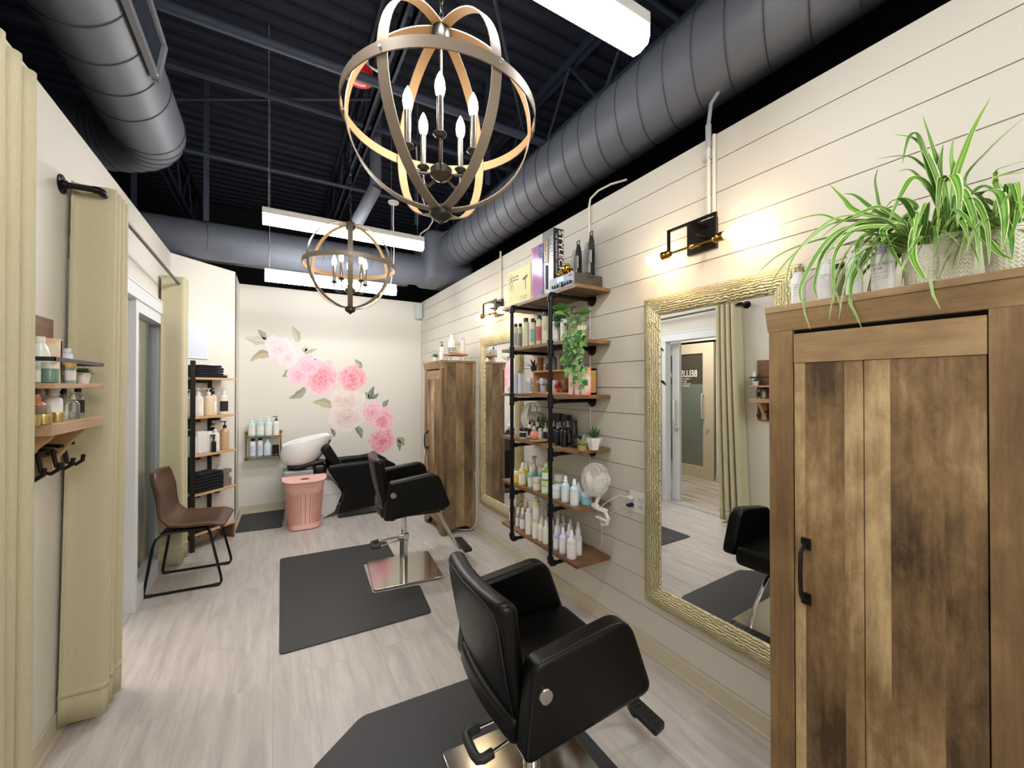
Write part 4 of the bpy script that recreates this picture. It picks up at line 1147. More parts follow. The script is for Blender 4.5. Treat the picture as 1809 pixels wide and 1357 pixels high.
# second shelf: cream cans and black capped bottles
row(1, 'front', 1.62, [(911, 'tall', .0185, .195, CR, BK, '#a9a8a0', 'slim cream can with black cap and grey label'), (929, 'tall', .0245, .218, CR, BK, None, 'wide plain cream can with black cap'),
     (941.5, 'tall', .0205, .2, CR, BK, '#7cb0a2', 'cream can with a teal label'), (952.5, 'tall', .021, .212, CR, BK, '#c4566c', 'cream can with a red pink label'),
     (963.5, 'tall', .0235, .225, CR, BK, '#dcd4b4', 'cream can with a pale label'), (982, 'tall', .021, .175, '#c9cfd0', BK, 'w', 'clear bottle with big black cap and white label'),
     (996, 'tall', .022, .172, '#cfd2cc', BK, 'w', 'short clear bottle with big black cap')])
row(1, 'back', 1.70, [(919, 'tall', .021, .212, CR, BK, '#8fa39a', 'slim cream can with grey green label'), (945, 'tall', .021, .205, CR, BK, None, 'cream can with black cap'), (957, 'tall', .021, .21, CR, BK, None, 'cream can with black cap'),
     (973, 'tall', .021, .215, '#dadada', BK, 'w', 'white can with black cap'), (987, 'tall', .021, .215, '#dadada', BK, 'w', 'white can with black cap'), (999, 'tall', .020, .205, '#c9cfd0', BK, 'w', 'clear can with black cap')])
# fourth shelf: dark bottles
MBKG = mat('black_glass', '#0a0a0b', .12)
row(3, 'front', 1.615, [(925, 'jar', .032, .078, '#dcd9d2', BK, 'k', 'white and black lidded jar'), (985, 'dropper', .020, .15, MBKG, '#77777a', None, 'black bottle with grey sprayer'), (997, 'squeeze', .026, .16, MBKG, BK, None, 'big black bottle')])
row(3, 'middle', 1.68, [(936, 'dropper', .017, .14, '#d8cfae', BK, 'k', 'small amber bottle with black cap'), (944, 'dropper', .017, .13, '#cfd1cc', BK, 'k', 'small clear bottle with black cap'), (954.5, 'dropper', .018, .12, '#b8bab6', BK, 'w', 'small clear bottle with white label'),
     (964, 'dropper', .019, .13, '#aeb2b0', '#8b8d90', 'k', 'small grey bottle with grey sprayer'), (978.5, 'dropper', .020, .15, MBKG, '#77777a', 'k', 'black bottle with grey sprayer'), (989.5, 'dropper', .020, .15, MBKG, '#77777a', None, 'black bottle with grey sprayer'), (1003, 'dropper', .021, .16, MBKG, '#77777a', '#55565a', 'black bottle with grey sprayer')])
row(3, 'back', 1.76, [(940, 'dropper', .018, .15, '#dfe0da', BK, 'k', 'small white bottle with black cap'), (951, 'dropper', .018, .155, '#dfe0da', BK, 'k', 'small white bottle with black cap')])
# fifth shelf: yellow, teal, green and pale blue products
row(4, 'front', 1.61, [(913.5, 'jar', .022, .085, '#f0c93a', WH, None, 'small yellow jar with white lid'), (923, 'squeeze', .031, .165, '#ecd15a', WH, 'w', 'yellow shampoo bottle'), (938, 'squeeze', .025, .155, '#86b7b4', WH, 'w', 'teal shampoo bottle'),
     (949, 'jar', .030, .092, '#d9bf86', '#d7dcc6', 'w', 'cream jar with tan contents'), (964, 'jar', .030, .092, '#a9c56c', '#cfd9b6', 'w', 'pale green jar carrying the green bottle'), (983, 'jar', .030, .085, '#bfe0e4', '#dfe8e8', 'w', 'pale aqua jar with a clear lid'),
     (999, 'squeeze', .0265, .165, '#c3e2ef', '#e4eef2', 'w', 'pale blue conditioner bottle'), (1014.5, 'squeeze', .0265, .162, '#c3e2ef', '#e4eef2', 'w', 'pale blue conditioner bottle')])
row(4, 'middle', 1.69, [(931, 'squeeze', .026, .15, '#e8c95c', WH, 'w', 'amber yellow bottle'), (944, 'squeeze', .024, .15, '#86b7b4', WH, None, 'teal bottle'), (956, 'squeeze', .024, .15, '#9dc7c4', WH, 'w', 'pale teal bottle'), (987, 'jar', .031, .13, '#a8bf8a', '#d9dccb', 'w', 'tall pale green jar with clear lid'),
     (1022, 'squeeze', .024, .12, '#d6e9ef', '#eef2f3', None, 'short pale blue bottle'), (1036, 'jar', .034, .075, '#86bccb', '#d8dfe0', None, 'blue tub with white lid')])
tt = bottle('shoulder', .0265, .115, '#7fae3c', '#e2e6d8', 'w', 'bright green bottle stacked on the pale green jar, fifth pipe shelf', 1.61, Yat(964, 1.61), TOPS[4] + .0925, 'hair products on the fifth pipe shelf', name='product_bottle')
tt = bottle('shoulder', .027, .15, '#dfe3e0', WH, 'w', 'white trigger spray bottle at the back of the fifth pipe shelf', 1.78, Yat(944, 1.78), TOPS[4], 'hair products on the fifth pipe shelf', name='spray_bottle')
trigger_head(tt, .027, .2, MWPL)
# bottom shelf: amber, purple, cream, lilac
LI, CRM = '#d9d6ec', '#ebe7cf'
row(5, 'front', 1.61, [(905, 'shoulder', .022, .20, '#8d5a2e', WH, 'w', 'tall amber bottle with white cap'), (915, 'squeeze', .020, .15, '#a79cab', WH, 'w', 'dusty purple bottle'), (923.5, 'squeeze', .024, .165, '#9a8d9e', WH, 'w', 'dusty purple bottle'), (935, 'tall', .030, .185, '#eceae2', WH, None, 'plain white bottle'),
     (947.5, 'jar', .030, .115, CRM, '#eeeada', 'w', 'pale yellow jar carrying a tall bottle'), (956, 'squeeze', .022, .16, CRM, WH, 'w', 'cream bottle'), (964.5, 'squeeze', .022, .16, CRM, WH, 'w', 'cream bottle'), (983, 'squeeze', .022, .15, '#b9bbe0', WH, 'w', 'lilac bottle'),
     (994.5, 'squeeze', .0245, .165, LI, WH, 'w', 'pale lilac bottle'), (1009.5, 'squeeze', .030, .175, '#d8dcd6', WH, 'w', 'large clear bottle with white label')])
row(5, 'middle', 1.68, [(912, 'shoulder', .02, .17, '#b9b2bd', WH, None, 'grey purple bottle'), (931, 'shoulder', .024, .19, '#b0793c', WH, None, 'amber brown bottle'), (958, 'squeeze', .024, .19, CRM, WH, 'w', 'cream bottle'), (973, 'squeeze', .024, .19, '#e9e6e2', WH, None, 'white bottle'), (985, 'squeeze', .024, .175, '#e9e6ee', WH, None, 'white lilac bottle'),
     (1005, 'squeeze', .0245, .17, LI, WH, None, 'pale lilac bottle'), (1021, 'squeeze', .0255, .175, LI, WH, 'w', 'pale lilac bottle')])
row(5, 'back', 1.765, [(986, 'squeeze', .024, .185, '#c9bcb8', WH, None, 'mauve grey bottle'), (995, 'squeeze', .024, .165, '#e4e0e6', WH, None, 'white bottle'), (1007, 'squeeze', .024, .16, '#d9d3dc', WH, None, 'pale mauve bottle'), (1021, 'squeeze', .024, .165, '#d2cbd2', WH, None, 'mauve tinted bottle')])
bottle('tall', .027, .17, '#ddd6a6', WH, 'w', 'pale yellow bottle stacked on the pale yellow jar, bottom pipe shelf', 1.61, Yat(947.5, 1.61), TOPS[5] + .1155, 'hair products on the bottom pipe shelf', name='product_bottle')
t = thing('small_succulent', 'tiny green succulent in a pale pot at the left end of the fifth pipe shelf', 'plant', (1.64, Yat(906, 1.64), TOPS[4]))
M().lathe([(0, 0), (.016, 0), (.02, .045), (.016, .045), (0, .04)], seg=14).build('pot', MWPL, t, world=False)
m = leaf_mesh()
for k in range(18):
    a = k * 2.4; plain_leaf(m, (0, 0, .04), (math.cos(a), math.sin(a), .7 + .4 * (k % 3)), (0, 0, 1), .03, .007, '#5d8a3e', '#7fa95a')
m.build('leaves', MLEAF, t, world=False)

# top shelf: boxed tools, receiver, ornament, brushes
def txt(par, s, size, o, xd, yd, mt, **k): return text_mesh('lettering', s, size, frame_mx(o, xd, yd), mt, par, **k)
zt = TOPS[0]
ya, yb = Yat(937.5, 1.585), Yat(898, 1.585)
t = thing('dryer_box', 'yellow green hair dryer box at the left of the top pipe shelf', 'box', (1.63, (ya + yb) / 2, zt))
M().box(1.585, 1.70, ya, yb, zt, zt + .265).build('carton', mat('yellow_green_card', '#d9d28a', .5), t, smooth=False, bevel=.001)
MGI = mat('print_grey', '#6f7264', .6)
m = M()
for k, (dy, dz) in enumerate(((-.045, .225), (-.045, .175), (-.065, .13), (-.03, .20), (-.02, .15), (-.06, .2))):
    pts = [(1.5842, yb + dy + .021 * math.cos(a) * (1), zt + dz + .024 * math.sin(a)) for a in [i * PI / 3 for i in range(6)]]
    m.tube(pts, .0008, 4, closed=True)
m.build('hexagon_print', MGI, t)
yd = ya + .075
M().prism([(yd - .03, .195), (yd + .035, .175), (yd + .03, .165), (yd + .0, .165), (yd - .004, .09), (yd - .009, .09), (yd - .008, .17), (yd - .035, .178)], 1.5838, 1.5848, lambda p, q, h: (h, p, zt + q)).build('dryer_print', mat('print_dark', '#3b3f40', .6), t, smooth=False)
txt(t, 'repairing', .022, (1.5845, yb - .07, zt + .215), (0, -1, 0), (0, 0, 1), MGI); txt(t, 'hairdryer', .022, (1.5845, yb - .07, zt + .19), (0, -1, 0), (0, 0, 1), MGI)
txt(t, '2200', .05, (1.5845, ya + .15, zt + .035), (0, -1, 0), (0, 0, 1), mat('print_yellow', '#c6bb62', .6))
t = thing('brush_tub', 'clear plastic tub of black clips behind the yellow green box', 'tub', (1.76, (ya + yb) / 2, zt))
M().box(1.71, 1.81, ya + .02, yb - .0, zt + .0, zt + .31).build('tub', mat('frosted_clear_plastic', '#dfe4e6', .1, trans=.85), t, smooth=False, bevel=.004)
m = M(); rnd = random.Random(3)
for k in range(9): m.rbox((1.76, ya + .05 + k * .025, zt + .26 + rnd.uniform(-.02, .02)), (.06, .03, .05), .01, 1)
m.build('clips', MBLACKP, t)
ya, yb = Yat(958, 1.59) , Yat(939, 1.59)
t = thing('pink_box', 'tall iridescent pink and purple box on the top pipe shelf', 'box', (1.63, (ya + yb) / 2, zt))
m_, nt, p = new_mat('iridescent_print'); tc = N(nt, 'ShaderNodeTexCoord'); nz = N(nt, 'ShaderNodeTexNoise'); nz.inputs['Scale'].default_value = 6; nz.inputs['Distortion'].default_value = 1.5
nt.links.new(tc.outputs['Object'], nz.inputs['Vector']); nt.links.new(ramp(nt, nz.outputs['Fac'], [(.3, '#d987a6'), (.5, '#b9a3d0'), (.62, '#5b79a8'), (.75, '#e9d4e4')]), p.inputs['Base Color']); p.inputs['Roughness'].default_value = .12; p.inputs['Metallic'].default_value = .3
M().box(1.59, 1.66, ya, yb, zt, zt + .365).build('carton', m_, t, smooth=False, bevel=.001)
M().box(1.589, 1.591, yb - .02, yb - .003, zt + .01, zt + .355).build('spine_print', mat('deep_pink_print', '#b03a6c', .3), t, smooth=False)
ya, yb = 2.195, Yat(958, 1.60) - .003
t = thing('curling_iron_box', 'tall grey and black curling iron box with white lettering on the top pipe shelf', 'box', (1.64, (ya + yb) / 2, zt))
M().box(1.60, 1.683, ya, yb, zt, zt + .435).build('carton', mat('black_card', '#141416', .35), t, smooth=False, bevel=.001)
M().box(1.5985, 1.601, ya + .001, yb - .001, zt + .001, zt + .434).build('front_panel', mat('silver_card', '#7d8286', .35, .3), t, smooth=False)
m = M().cyl((1.597, (ya + yb) / 2 + .01, zt + .22), (1.597, (ya + yb) / 2 + .01, zt + .385), .011)
m.build('barrel_print', mat('copper_barrel', '#c79a78', .25, .8), t)
M().cyl((1.597, (ya + yb) / 2 + .01, zt + .04), (1.597, (ya + yb) / 2 + .01, zt + .2), .009).build('handle_print', MBLACKP, t)
txt(t, 'STYLECRAFT', .052, (1.658, ya - .0006, zt + .425), (0, 0, -1), (1, 0, 0), MWHITE, offset=.0006, sx=1.32)
txt(t, '1.25" CURLING IRON + CURLING WAND', .018, (1.622, ya - .0006, zt + .40), (0, 0, -1), (1, 0, 0), MWHITE)
txt(t, 'STYLECRAFT', .05, (1.5978, ya + .025, zt + .385), (0, 0, -1), (0, -1, 0), mat('silver_print', '#b4b8bb', .3, .5), sx=.95)
yr = Yat(1013, 1.585); yl = Yat(970, 1.585) - .012
t = thing('audio_receiver', 'small audio amplifier with silver face and blue display on the top pipe shelf', 'amplifier', (1.70, (yr + yl) / 2, zt))
M().box(1.592, 1.822, yr, yl, zt + .006, zt + .085).build('case', mat('amp_grey', '#4b4743', .45, .3), t, smooth=False, bevel=.002)
M().box(1.585, 1.593, yr - .001, yl + .001, zt + .004, zt + .087).build('front_plate', mat('amp_silver', '#8f949e', .5, .2), t, smooth=False, bevel=.001)
M().box(1.5835, 1.586, yr + .095, yr + .165, zt + .05, zt + .078).build('display', mat('lcd_blue', '#4a66ff', .3, emit=('#4a66ff', 1.6)), t, smooth=False)
m = M()
for k, (dy, r_) in enumerate(((.03, .009), (.055, .009), (.08, .009), (.118, .016), (.16, .009), (.185, .009), (.21, .009))): m.cyl((1.586, yr + dy, zt + .03), (1.572, yr + dy, zt + .03), r_, seg=14)
m.build('knob', MBLACKP, t)
M().box(1.583, 1.586, yr + .012, yr + .045, zt + .066, zt + .072).box(1.60, 1.61, yr + .03, yr + .04, zt, zt + .007).box(1.80, 1.81, yl - .04, yl - .03, zt, zt + .007).build('rubber_foot', MBLACKP, t, smooth=False)
m = M()
for k in range(7): m.box(1.70 + k * .008, 1.704 + k * .008, yr - .0012, yr, zt + .062, zt + .072)
m.build('side_vent', MBLACKP, t, smooth=False)
# gold ornament on the receiver
oc = Vector((1.64, Yat(1001, 1.64), zt + .087))
t = thing('gold_ornament', 'shiny gold octopus shaped ornament lying on the audio amplifier', 'ornament', oc)
m = M().rbox((0, 0, .055), (.045, .05, .06), .02, 3)
for k in range(8):
    a = k * PI / 4 + .2; ca, sa = math.cos(a), math.sin(a)
    m.tube([(ca * .015, sa * .015, .05), (ca * .035, sa * .045, .045), (ca * .045, sa * .065, .02), (ca * .04, sa * .08, .006), (ca * .05, sa * .092, .008), (ca * .046, sa * .095, .022)], .0065, 8, taper=lambda u: 1.1 - .6 * u)
m.build('figure', MGOLD, t, world=False, ang=60)
M().rbox((0, 0, .082), (.03, .034, .018), .008, 2).build('crown', MGOLD, t, world=False)
MCL = mat('clear_pack', '#e6ecef', .05, trans=.95)
for i, (px, hh, X) in enumerate(((1019, .235, 1.715), (1042, .27, 1.745))):
    y = Yat(px, X); z = zt + .0855
    t = thing('packaged_brush', 'hairbrush in a clear and black hang pack on the amplifier, %s' % ('the shorter left one' if i == 0 else 'the taller right one'), 'brush', (X, y, z), 0, 'packaged hairbrushes')
    out = [(-.032, 0), (.032, 0), (.034, hh * .5), (.026, hh * .82), (.012, hh * .98), (-.012, hh * .98), (-.026, hh * .82), (-.034, hh * .5)]
    M().prism(rpoly(out, .008), .012, .016, lambda p, q, h: (h, p, q)).build('card_back', mat('pack_black', '#2a2b2e', .3), t, world=False)
    M().prism(rpoly(out, .008), -.022, -.020, lambda p, q, h: (h, p * .96, q * .8)).build('clear_front', MCL, t, world=False)
    m = M().tube([(.014, -.012, hh * .97), (.014, -.012, hh * 1.07), (.014, .012, hh * 1.07), (.014, .012, hh * .97)], .0035, 6)
    m.build('hang_tab', MBLACKP, t, world=False)
    M().rbox((-.004, 0, hh * .46), (.02, .036, .085), .009, 2).cyl((-.004, 0, .02), (-.004, 0, hh * .3), .008).build('brush', mat('brush_grey', '#b9b4b0', .4), t, world=False)

# third shelf: crate with things in and on it
z3 = TOPS[2]
cy0, cy1, cx0, cx1 = 2.035, 2.60, 1.70, 1.832
t = thing('wooden_crate', 'open fronted pale wooden crate on the third pipe shelf', 'crate', (1.76, (cy0 + cy1) / 2, z3))
m = M().box(cx0, cx1, cy0, cy1, z3, z3 + .012).box(cx0, cx1, cy0, cy1, z3 + .158, z3 + .17).box(cx0, cx1, cy0, cy0 + .012, z3, z3 + .17).box(cx0, cx1, cy1 - .012, cy1, z3, z3 + .17).box(cx1 - .006, cx1, cy0, cy1, z3, z3 + .17)
m.build('crate_box', mat('honey_wood', '#c08e4e', .5, var=((30, 4, 30), '#d0a468', .3)), t, smooth=False)
zi = z3 + .012
k = 0
for px, c1 in ((938, '#dfe0e4'), (948.5, '#dfe0e4'), (960, '#c9c6d6')):
    for lvl in (0, 1):
        hh = .048
        o = thing('soap_roll', '%s small round wrapped tub inside the crate, %s, %s layer' % ('white' if lvl else 'blue and white', ['left', 'middle', 'right'][k], ['lower', 'upper'][lvl]), 'tub', (1.745, Yat(px, 1.745), zi + lvl * .05), 0, 'wrapped tubs in the crate')
        if lvl: M().lathe([(0, -.02), (.026, -.02), (.027, .02), (.024, .022), (0, .022)], (0, 0, .028), 18, Matrix.Rotation(-PI / 2, 4, 'Y')).build('body', cm(c1, .5), o, world=False)
        else: M().lathe([(0, 0), (.026, 0), (.026, .048), (0, .048)], seg=18).build('body', cm(['#cfd2d8', '#7f93bb', '#bdb8cf'][k], .5), o, world=False)
    k += 1
bottle('cup', .027, .085, '#e9e6e0', None, None, 'white cup inside the crate on the third pipe shelf', 1.745, Yat(981, 1.745), zi, cat='cup', name='cup')
o = thing('red_bow', 'red and pink foil bow in front of the white cup in the crate', 'bow', (1.71, Yat(987, 1.71), zi))
m = M(); rnd = random.Random(5)
for q in range(14):
    a = rnd.uniform(0, 6.28); b = rnd.uniform(-.2, 1.2); d = Vector((math.cos(a) * math.cos(b), math.sin(a) * math.cos(b), math.sin(b))) * .02
    m.rbox(Vector((0, 0, .04)) + d, (.02, .014, .024), .006, 1, m=Matrix.Rotation(a, 4, 'Z') @ Matrix.Rotation(b, 4, 'Y'))
m.build('petals', mat('red_foil', '#b02a34', .25, .3), o, world=False)
M().rbox((-.0, .022, .022), (.03, .03, .04), .012, 2).build('pink_tail', cm('#e59a94', .4), o, world=False)
o = thing('kraft_pouch', 'crumpled brown kraft pouch at the right inside the crate', 'pouch', (1.74, Yat(999, 1.74), zi))
m = M().rbox((0, 0, .045), (.05, .055, .09), .02, 4, deform=lambda q: (q.x * (1.1 - 5 * abs(q.z) * .8), q.y + .008 * math.sin(q.z * 90), q.z))
m.build('bag', mat('kraft_brown', '#84694f', .6, bump=(60, .8)), o, world=False)
for k, px in enumerate((1011.5, 1022.5, 1034)):
    y = Yat(px, 1.66)
    o = thing('coral_box', 'tall white box with coral blooms, %s of three beside the crate' % ['left', 'middle', 'right'][k], 'box', (1.665, y, z3), 0, 'coral patterned boxes')
    m_ = mat('coral_print', '#f0e2d4', .4, var=((14, 14, 14), '#ee8f78', .12))
    M().box(-.022, .022, -.0215, .0215, 0, .172).build('carton', m_, o, world=False, smooth=False, bevel=.001)
for k, (px, X, c_, lab) in enumerate(((912.5, 1.60, '#b4bac4', 'tall grey paper box at the left end of the third pipe shelf'), (920.5, 1.61, '#c2c8d0', 'tall pale grey paper box next to the crate on the third pipe shelf'), (910, 1.66, '#dcb448', 'yellow box behind the grey boxes on the third pipe shelf'), (928, 1.64, '#d6d7d6', 'slim white box touching the crate on the third pipe shelf'))):
    o = thing('paper_box', lab, 'box', (X, Yat(px, X), z3))
    h_ = .15 if k != 3 else .09
    M().prism([(-.021, 0), (.021, 0), (.012, h_), (-.012, h_)] if k < 2 else [(-.018, 0), (.018, 0), (.018, h_), (-.018, h_)], -.018, .018, lambda p, q, h: (h, p, q)).build('carton', cm(c_, .5), o, world=False, smooth=False, bevel=.001)
zc = z3 + .170
t = thing('aloe_plant', 'spiky dark green aloe lying on the left of the wooden crate', 'plant', (1.755, Yat(943, 1.755), zc))
M().lathe([(0, 0), (.02, 0), (.026, .035), (.022, .035), (0, .03)], seg=14).build('pot', cm('#3c3a38', .6), t, world=False)
m = leaf_mesh()
for k in range(15):
    a = k * 2.399; el = .25 + .5 * (k % 4) / 3
    plain_leaf(m, (0, 0, .03), (math.cos(a) * math.cos(el), math.sin(a) * math.cos(el), math.sin(el)), (0, 0, 1), .07 + .03 * (k % 3), .008, '#2e4a2c', '#43623c')
m.build('leaves', MLEAF, t, world=False)
bottle('cup', .024, .10, '#a8693a', None, None, 'burnt orange candle glass standing on the crate', 1.75, Yat(954.5, 1.75), zc, cat='candle', name='candle')
bottle('jar', .02, .05, '#7d1f2b', '#7d1f2b', None, 'dark red small jar standing on the crate', 1.75, Yat(968, 1.75), zc, cat='jar', name='jar')
bottle('tall', .021, .10, '#8a8784', '#6f6c6a', None, 'grey brown tumbler standing on the crate, beside the dark red jar', 1.75, Yat(979, 1.75), zc, cat='candle', name='candle')
bottle('cup', .021, .115, '#98948f', None, None, 'light grey tumbler standing on the crate, left of the pink candle', 1.75, Yat(989, 1.75), zc, cat='candle', name='candle')
bottle('cup', .027, .105, '#c99aa4', None, None, 'pink candle glass standing on the crate', 1.75, Yat(1003, 1.75), zc, cat='candle', name='candle')
bottle('cup', .027, .085, '#dcdcd6', None, None, 'pale white mug standing on the crate behind the trailing vine', 1.755, Yat(1022, 1.755), zc, cat='cup', name='mug')

# trailing plant on the second shelf
yp = Yat(1024, 1.72)
t = thing('trailing_plant', 'trailing heart leaf vine in a cream pot on the second pipe shelf', 'plant', (1.72, yp, TOPS[1]))
M().lathe([(0, 0), (.035, 0), (.045, .10), (.04, .10), (.038, .085), (0, .085)], seg=20).build('pot', cm('#e2dccc', .4), t, world=False)
m = leaf_mesh(); st = M(); rnd = random.Random(11)
gcol = ['#3d6e2f', '#5c8f45', '#2f5a2a', '#79a85c']
for k in range(26):
    a = rnd.uniform(0, 6.28); d = Vector((math.cos(a) - .5, math.sin(a) + .2, .1)); c = Vector((-.04, .0, .10)) + Vector((d.x, d.y, 0)) * rnd.uniform(.02, .06) + Vector((0, 0, rnd.uniform(-.02, .12)))
    plain_leaf(m, c, d, (-.6, -.6, .7), rnd.uniform(.055, .09), rnd.uniform(.02, .033), rnd.choice(gcol), rnd.choice(gcol))
    st.tube([(0, 0, .08), tuple(c)], .0015, 5)
for (y2, x2, ln) in ((Yat(1001, 1.535) - yp, -.185, .19), (Yat(1010, 1.535) - yp, -.185, .24), (Yat(1019, 1.53) - yp, -.19, .30), (Yat(1030, 1.53) - yp, -.19, .32), (Yat(1025, 1.54) - yp, -.18, .16)):
    base = Vector((0, 0, .11)); pts = [base, base + Vector((x2 * .5, y2 * .6, .02)), Vector((x2, y2, .03))]
    n = 9
    for i in range(n): pts.append(Vector((x2 + .012 * math.sin(i * 1.3 + y2 * 40), y2 + .02 * math.sin(i * .9 + y2 * 30), .03 - (i + 1) * ln / n)))
    st.tube(pts, .0018, 5)
    for i, p in enumerate(pts[1:]):
        for s in (-1, 1) if i % 2 else (1,):
            d = Vector((-.25, s * .8, -.55 + rnd.uniform(-.3, .3)))
            plain_leaf(m, p, d, (-.8, -.5, .3), rnd.uniform(.035, .055), rnd.uniform(.012, .019), rnd.choice(gcol), rnd.choice(gcol))
m.build('leaves', MLEAF, t, world=False); st.build('stem', cm('#8aa35c', .5), t, world=False)

# fourth shelf extras
z4 = TOPS[3]
t = thing('wooden_dish', 'flat round wooden dish holding small bottles on the fourth pipe shelf', 'dish', (1.60, Yat(952, 1.60), z4))
M().lathe([(0, .0), (.03, 0), (.062, .012), (.06, .016), (.03, .006), (0, .006)], seg=28).build('dish', MPALE_X, t, world=False)
t = thing('pink_bath_puff', 'coral pink mesh puff on the fourth pipe shelf', 'puff', (1.592, Yat(944, 1.592), z4 + .012))
m = M(); m.grid(lambda u, v: Vector((.03 * math.cos(2 * PI * u) * math.sin(PI * v), .03 * math.sin(2 * PI * u) * math.sin(PI * v), .032 - .03 * math.cos(PI * v))) * (1 + .09 * math.sin(u * 60) * math.sin(v * 25)), 60, 24, closed_u=True)
m.build('puff', cm('#ef9c8c', .7), t, world=False)
t = thing('grass_plant', 'small tuft of artificial grass behind the small bottles on the fourth shelf', 'plant', (1.77, Yat(962, 1.77), z4))
M().lathe([(0, 0), (.028, 0), (.034, .06), (.03, .06), (0, .055)], seg=16).build('pot', cm('#d8d4c8', .5), t, world=False)
m = leaf_mesh(); rnd = random.Random(4)
for k in range(50):
    a = rnd.uniform(0, 6.28); q = rnd.uniform(0, .028)
    plain_leaf(m, (q * math.cos(a), q * math.sin(a), .055), (math.cos(a) * .35, math.sin(a) * .35, 1), (math.cos(a), math.sin(a), 0), rnd.uniform(.07, .11), .003, rnd.choice(['#4f7d2e', '#3f6a28', '#76a048']))
m.build('leaves', MLEAF, t, world=False)
for k, (px, X, w_, h_, lab) in enumerate(((985, 1.80, .10, .19, 'matte black box standing at the back of the fourth pipe shelf'), (1000, 1.80, .07, .185, 'second matte black box at the back of the fourth pipe shelf, beside the camera like one'), (1013, 1.74, .05, .16, 'black lidded canister standing beside the black spray bottles'), (1018, 1.66, .06, .075, 'low black box lying behind the air plant'))):
    y = Yat(px, X)
    if k == 1: lab = 'narrower matte black box at the back of the fourth pipe shelf, by the canister'
    o = thing('black_box' if k != 2 else 'black_canister', lab, 'box' if k != 2 else 'canister', (X, y, z4))
    if k == 2: M().lathe([(0, 0), (.03, 0), (.03, .11), (.026, .12), (.026, .16), (0, .16)], seg=20).build('body', MBLACKP, o, world=False)
    else: M().box(-.02, .02, -w_ / 2, w_ / 2, 0, h_).build('carton', mat('matte_black_card', '#161617', .55), o, world=False, smooth=False, bevel=.002)
t = thing('air_plant', 'air plant in a small round wooden pot on the fourth pipe shelf', 'plant', (1.60, Yat(1028, 1.60), z4))
M().lathe([(0, 0), (.022, 0), (.026, .015), (.025, .035), (.02, .036), (0, .03)], seg=18).build('pot', cm('#a98f5e', .5), t, world=False)
m = leaf_mesh()
for k in range(30):
    a = k * 2.399; el = .2 + 1.0 * (k / 30)
    plain_leaf(m, (0, 0, .03), (math.cos(a) * math.cos(el), math.sin(a) * math.cos(el), math.sin(el)), (0, 0, 1), .05 + .015 * (k % 3), .0035, '#93ab6c', '#b7c48e')
m.build('leaves', MLEAF, t, world=False)
t = thing('geometric_pot_plant', 'spiky green succulent in a white and gold geometric pot', 'plant', (1.70, Yat(1050, 1.70), z4), .5)
m = M().lathe([(0, 0), (.032, 0), (.052, .075), (.046, .075), (.042, .068), (0, .068)], seg=6); m.build('pot', cm('#ecebe8', .4), t, world=False, smooth=False)
m = M()
for a in (4.2, 5.24):
    P3 = lambda ang, z_: Vector((.0325 * math.cos(ang) * (1 + z_ / .075 * .6), .0325 * math.sin(ang) * (1 + z_ / .075 * .6), z_)) * 1.0
    a0, a1 = math.floor(a / (PI / 3)) * PI / 3, math.floor(a / (PI / 3)) * PI / 3 + PI / 3
    v = [P3(a0, .001), P3(a1, .001), (P3(a0, .055) + P3(a1, .055)) / 2]
    n_ = (v[1] - v[0]).cross(v[2] - v[0]).normalized(); ctr = (v[0] + v[1] + v[2]) / 3
    if n_.dot(Vector((ctr.x, ctr.y, 0))) < 0: n_ = -n_
    A = [m.bm.verts.new(q + n_ * .0008) for q in v]; m.face(A)
m.build('gold_triangle', mat('gold_paint', '#b48c3c', .3, .6), t, world=False, smooth=False)
m = leaf_mesh()
for k in range(46):
    a = k * 2.399; el = .35 + 1.15 * (k / 46)
    plain_leaf(m, (0, 0, .066), (math.cos(a) * math.cos(el), math.sin(a) * math.cos(el), math.sin(el)), (0, 0, 1), .062 + .012 * (k % 3), .0055, '#3f6b34', '#567f42')
m.build('leaves', MLEAF, t, world=False)

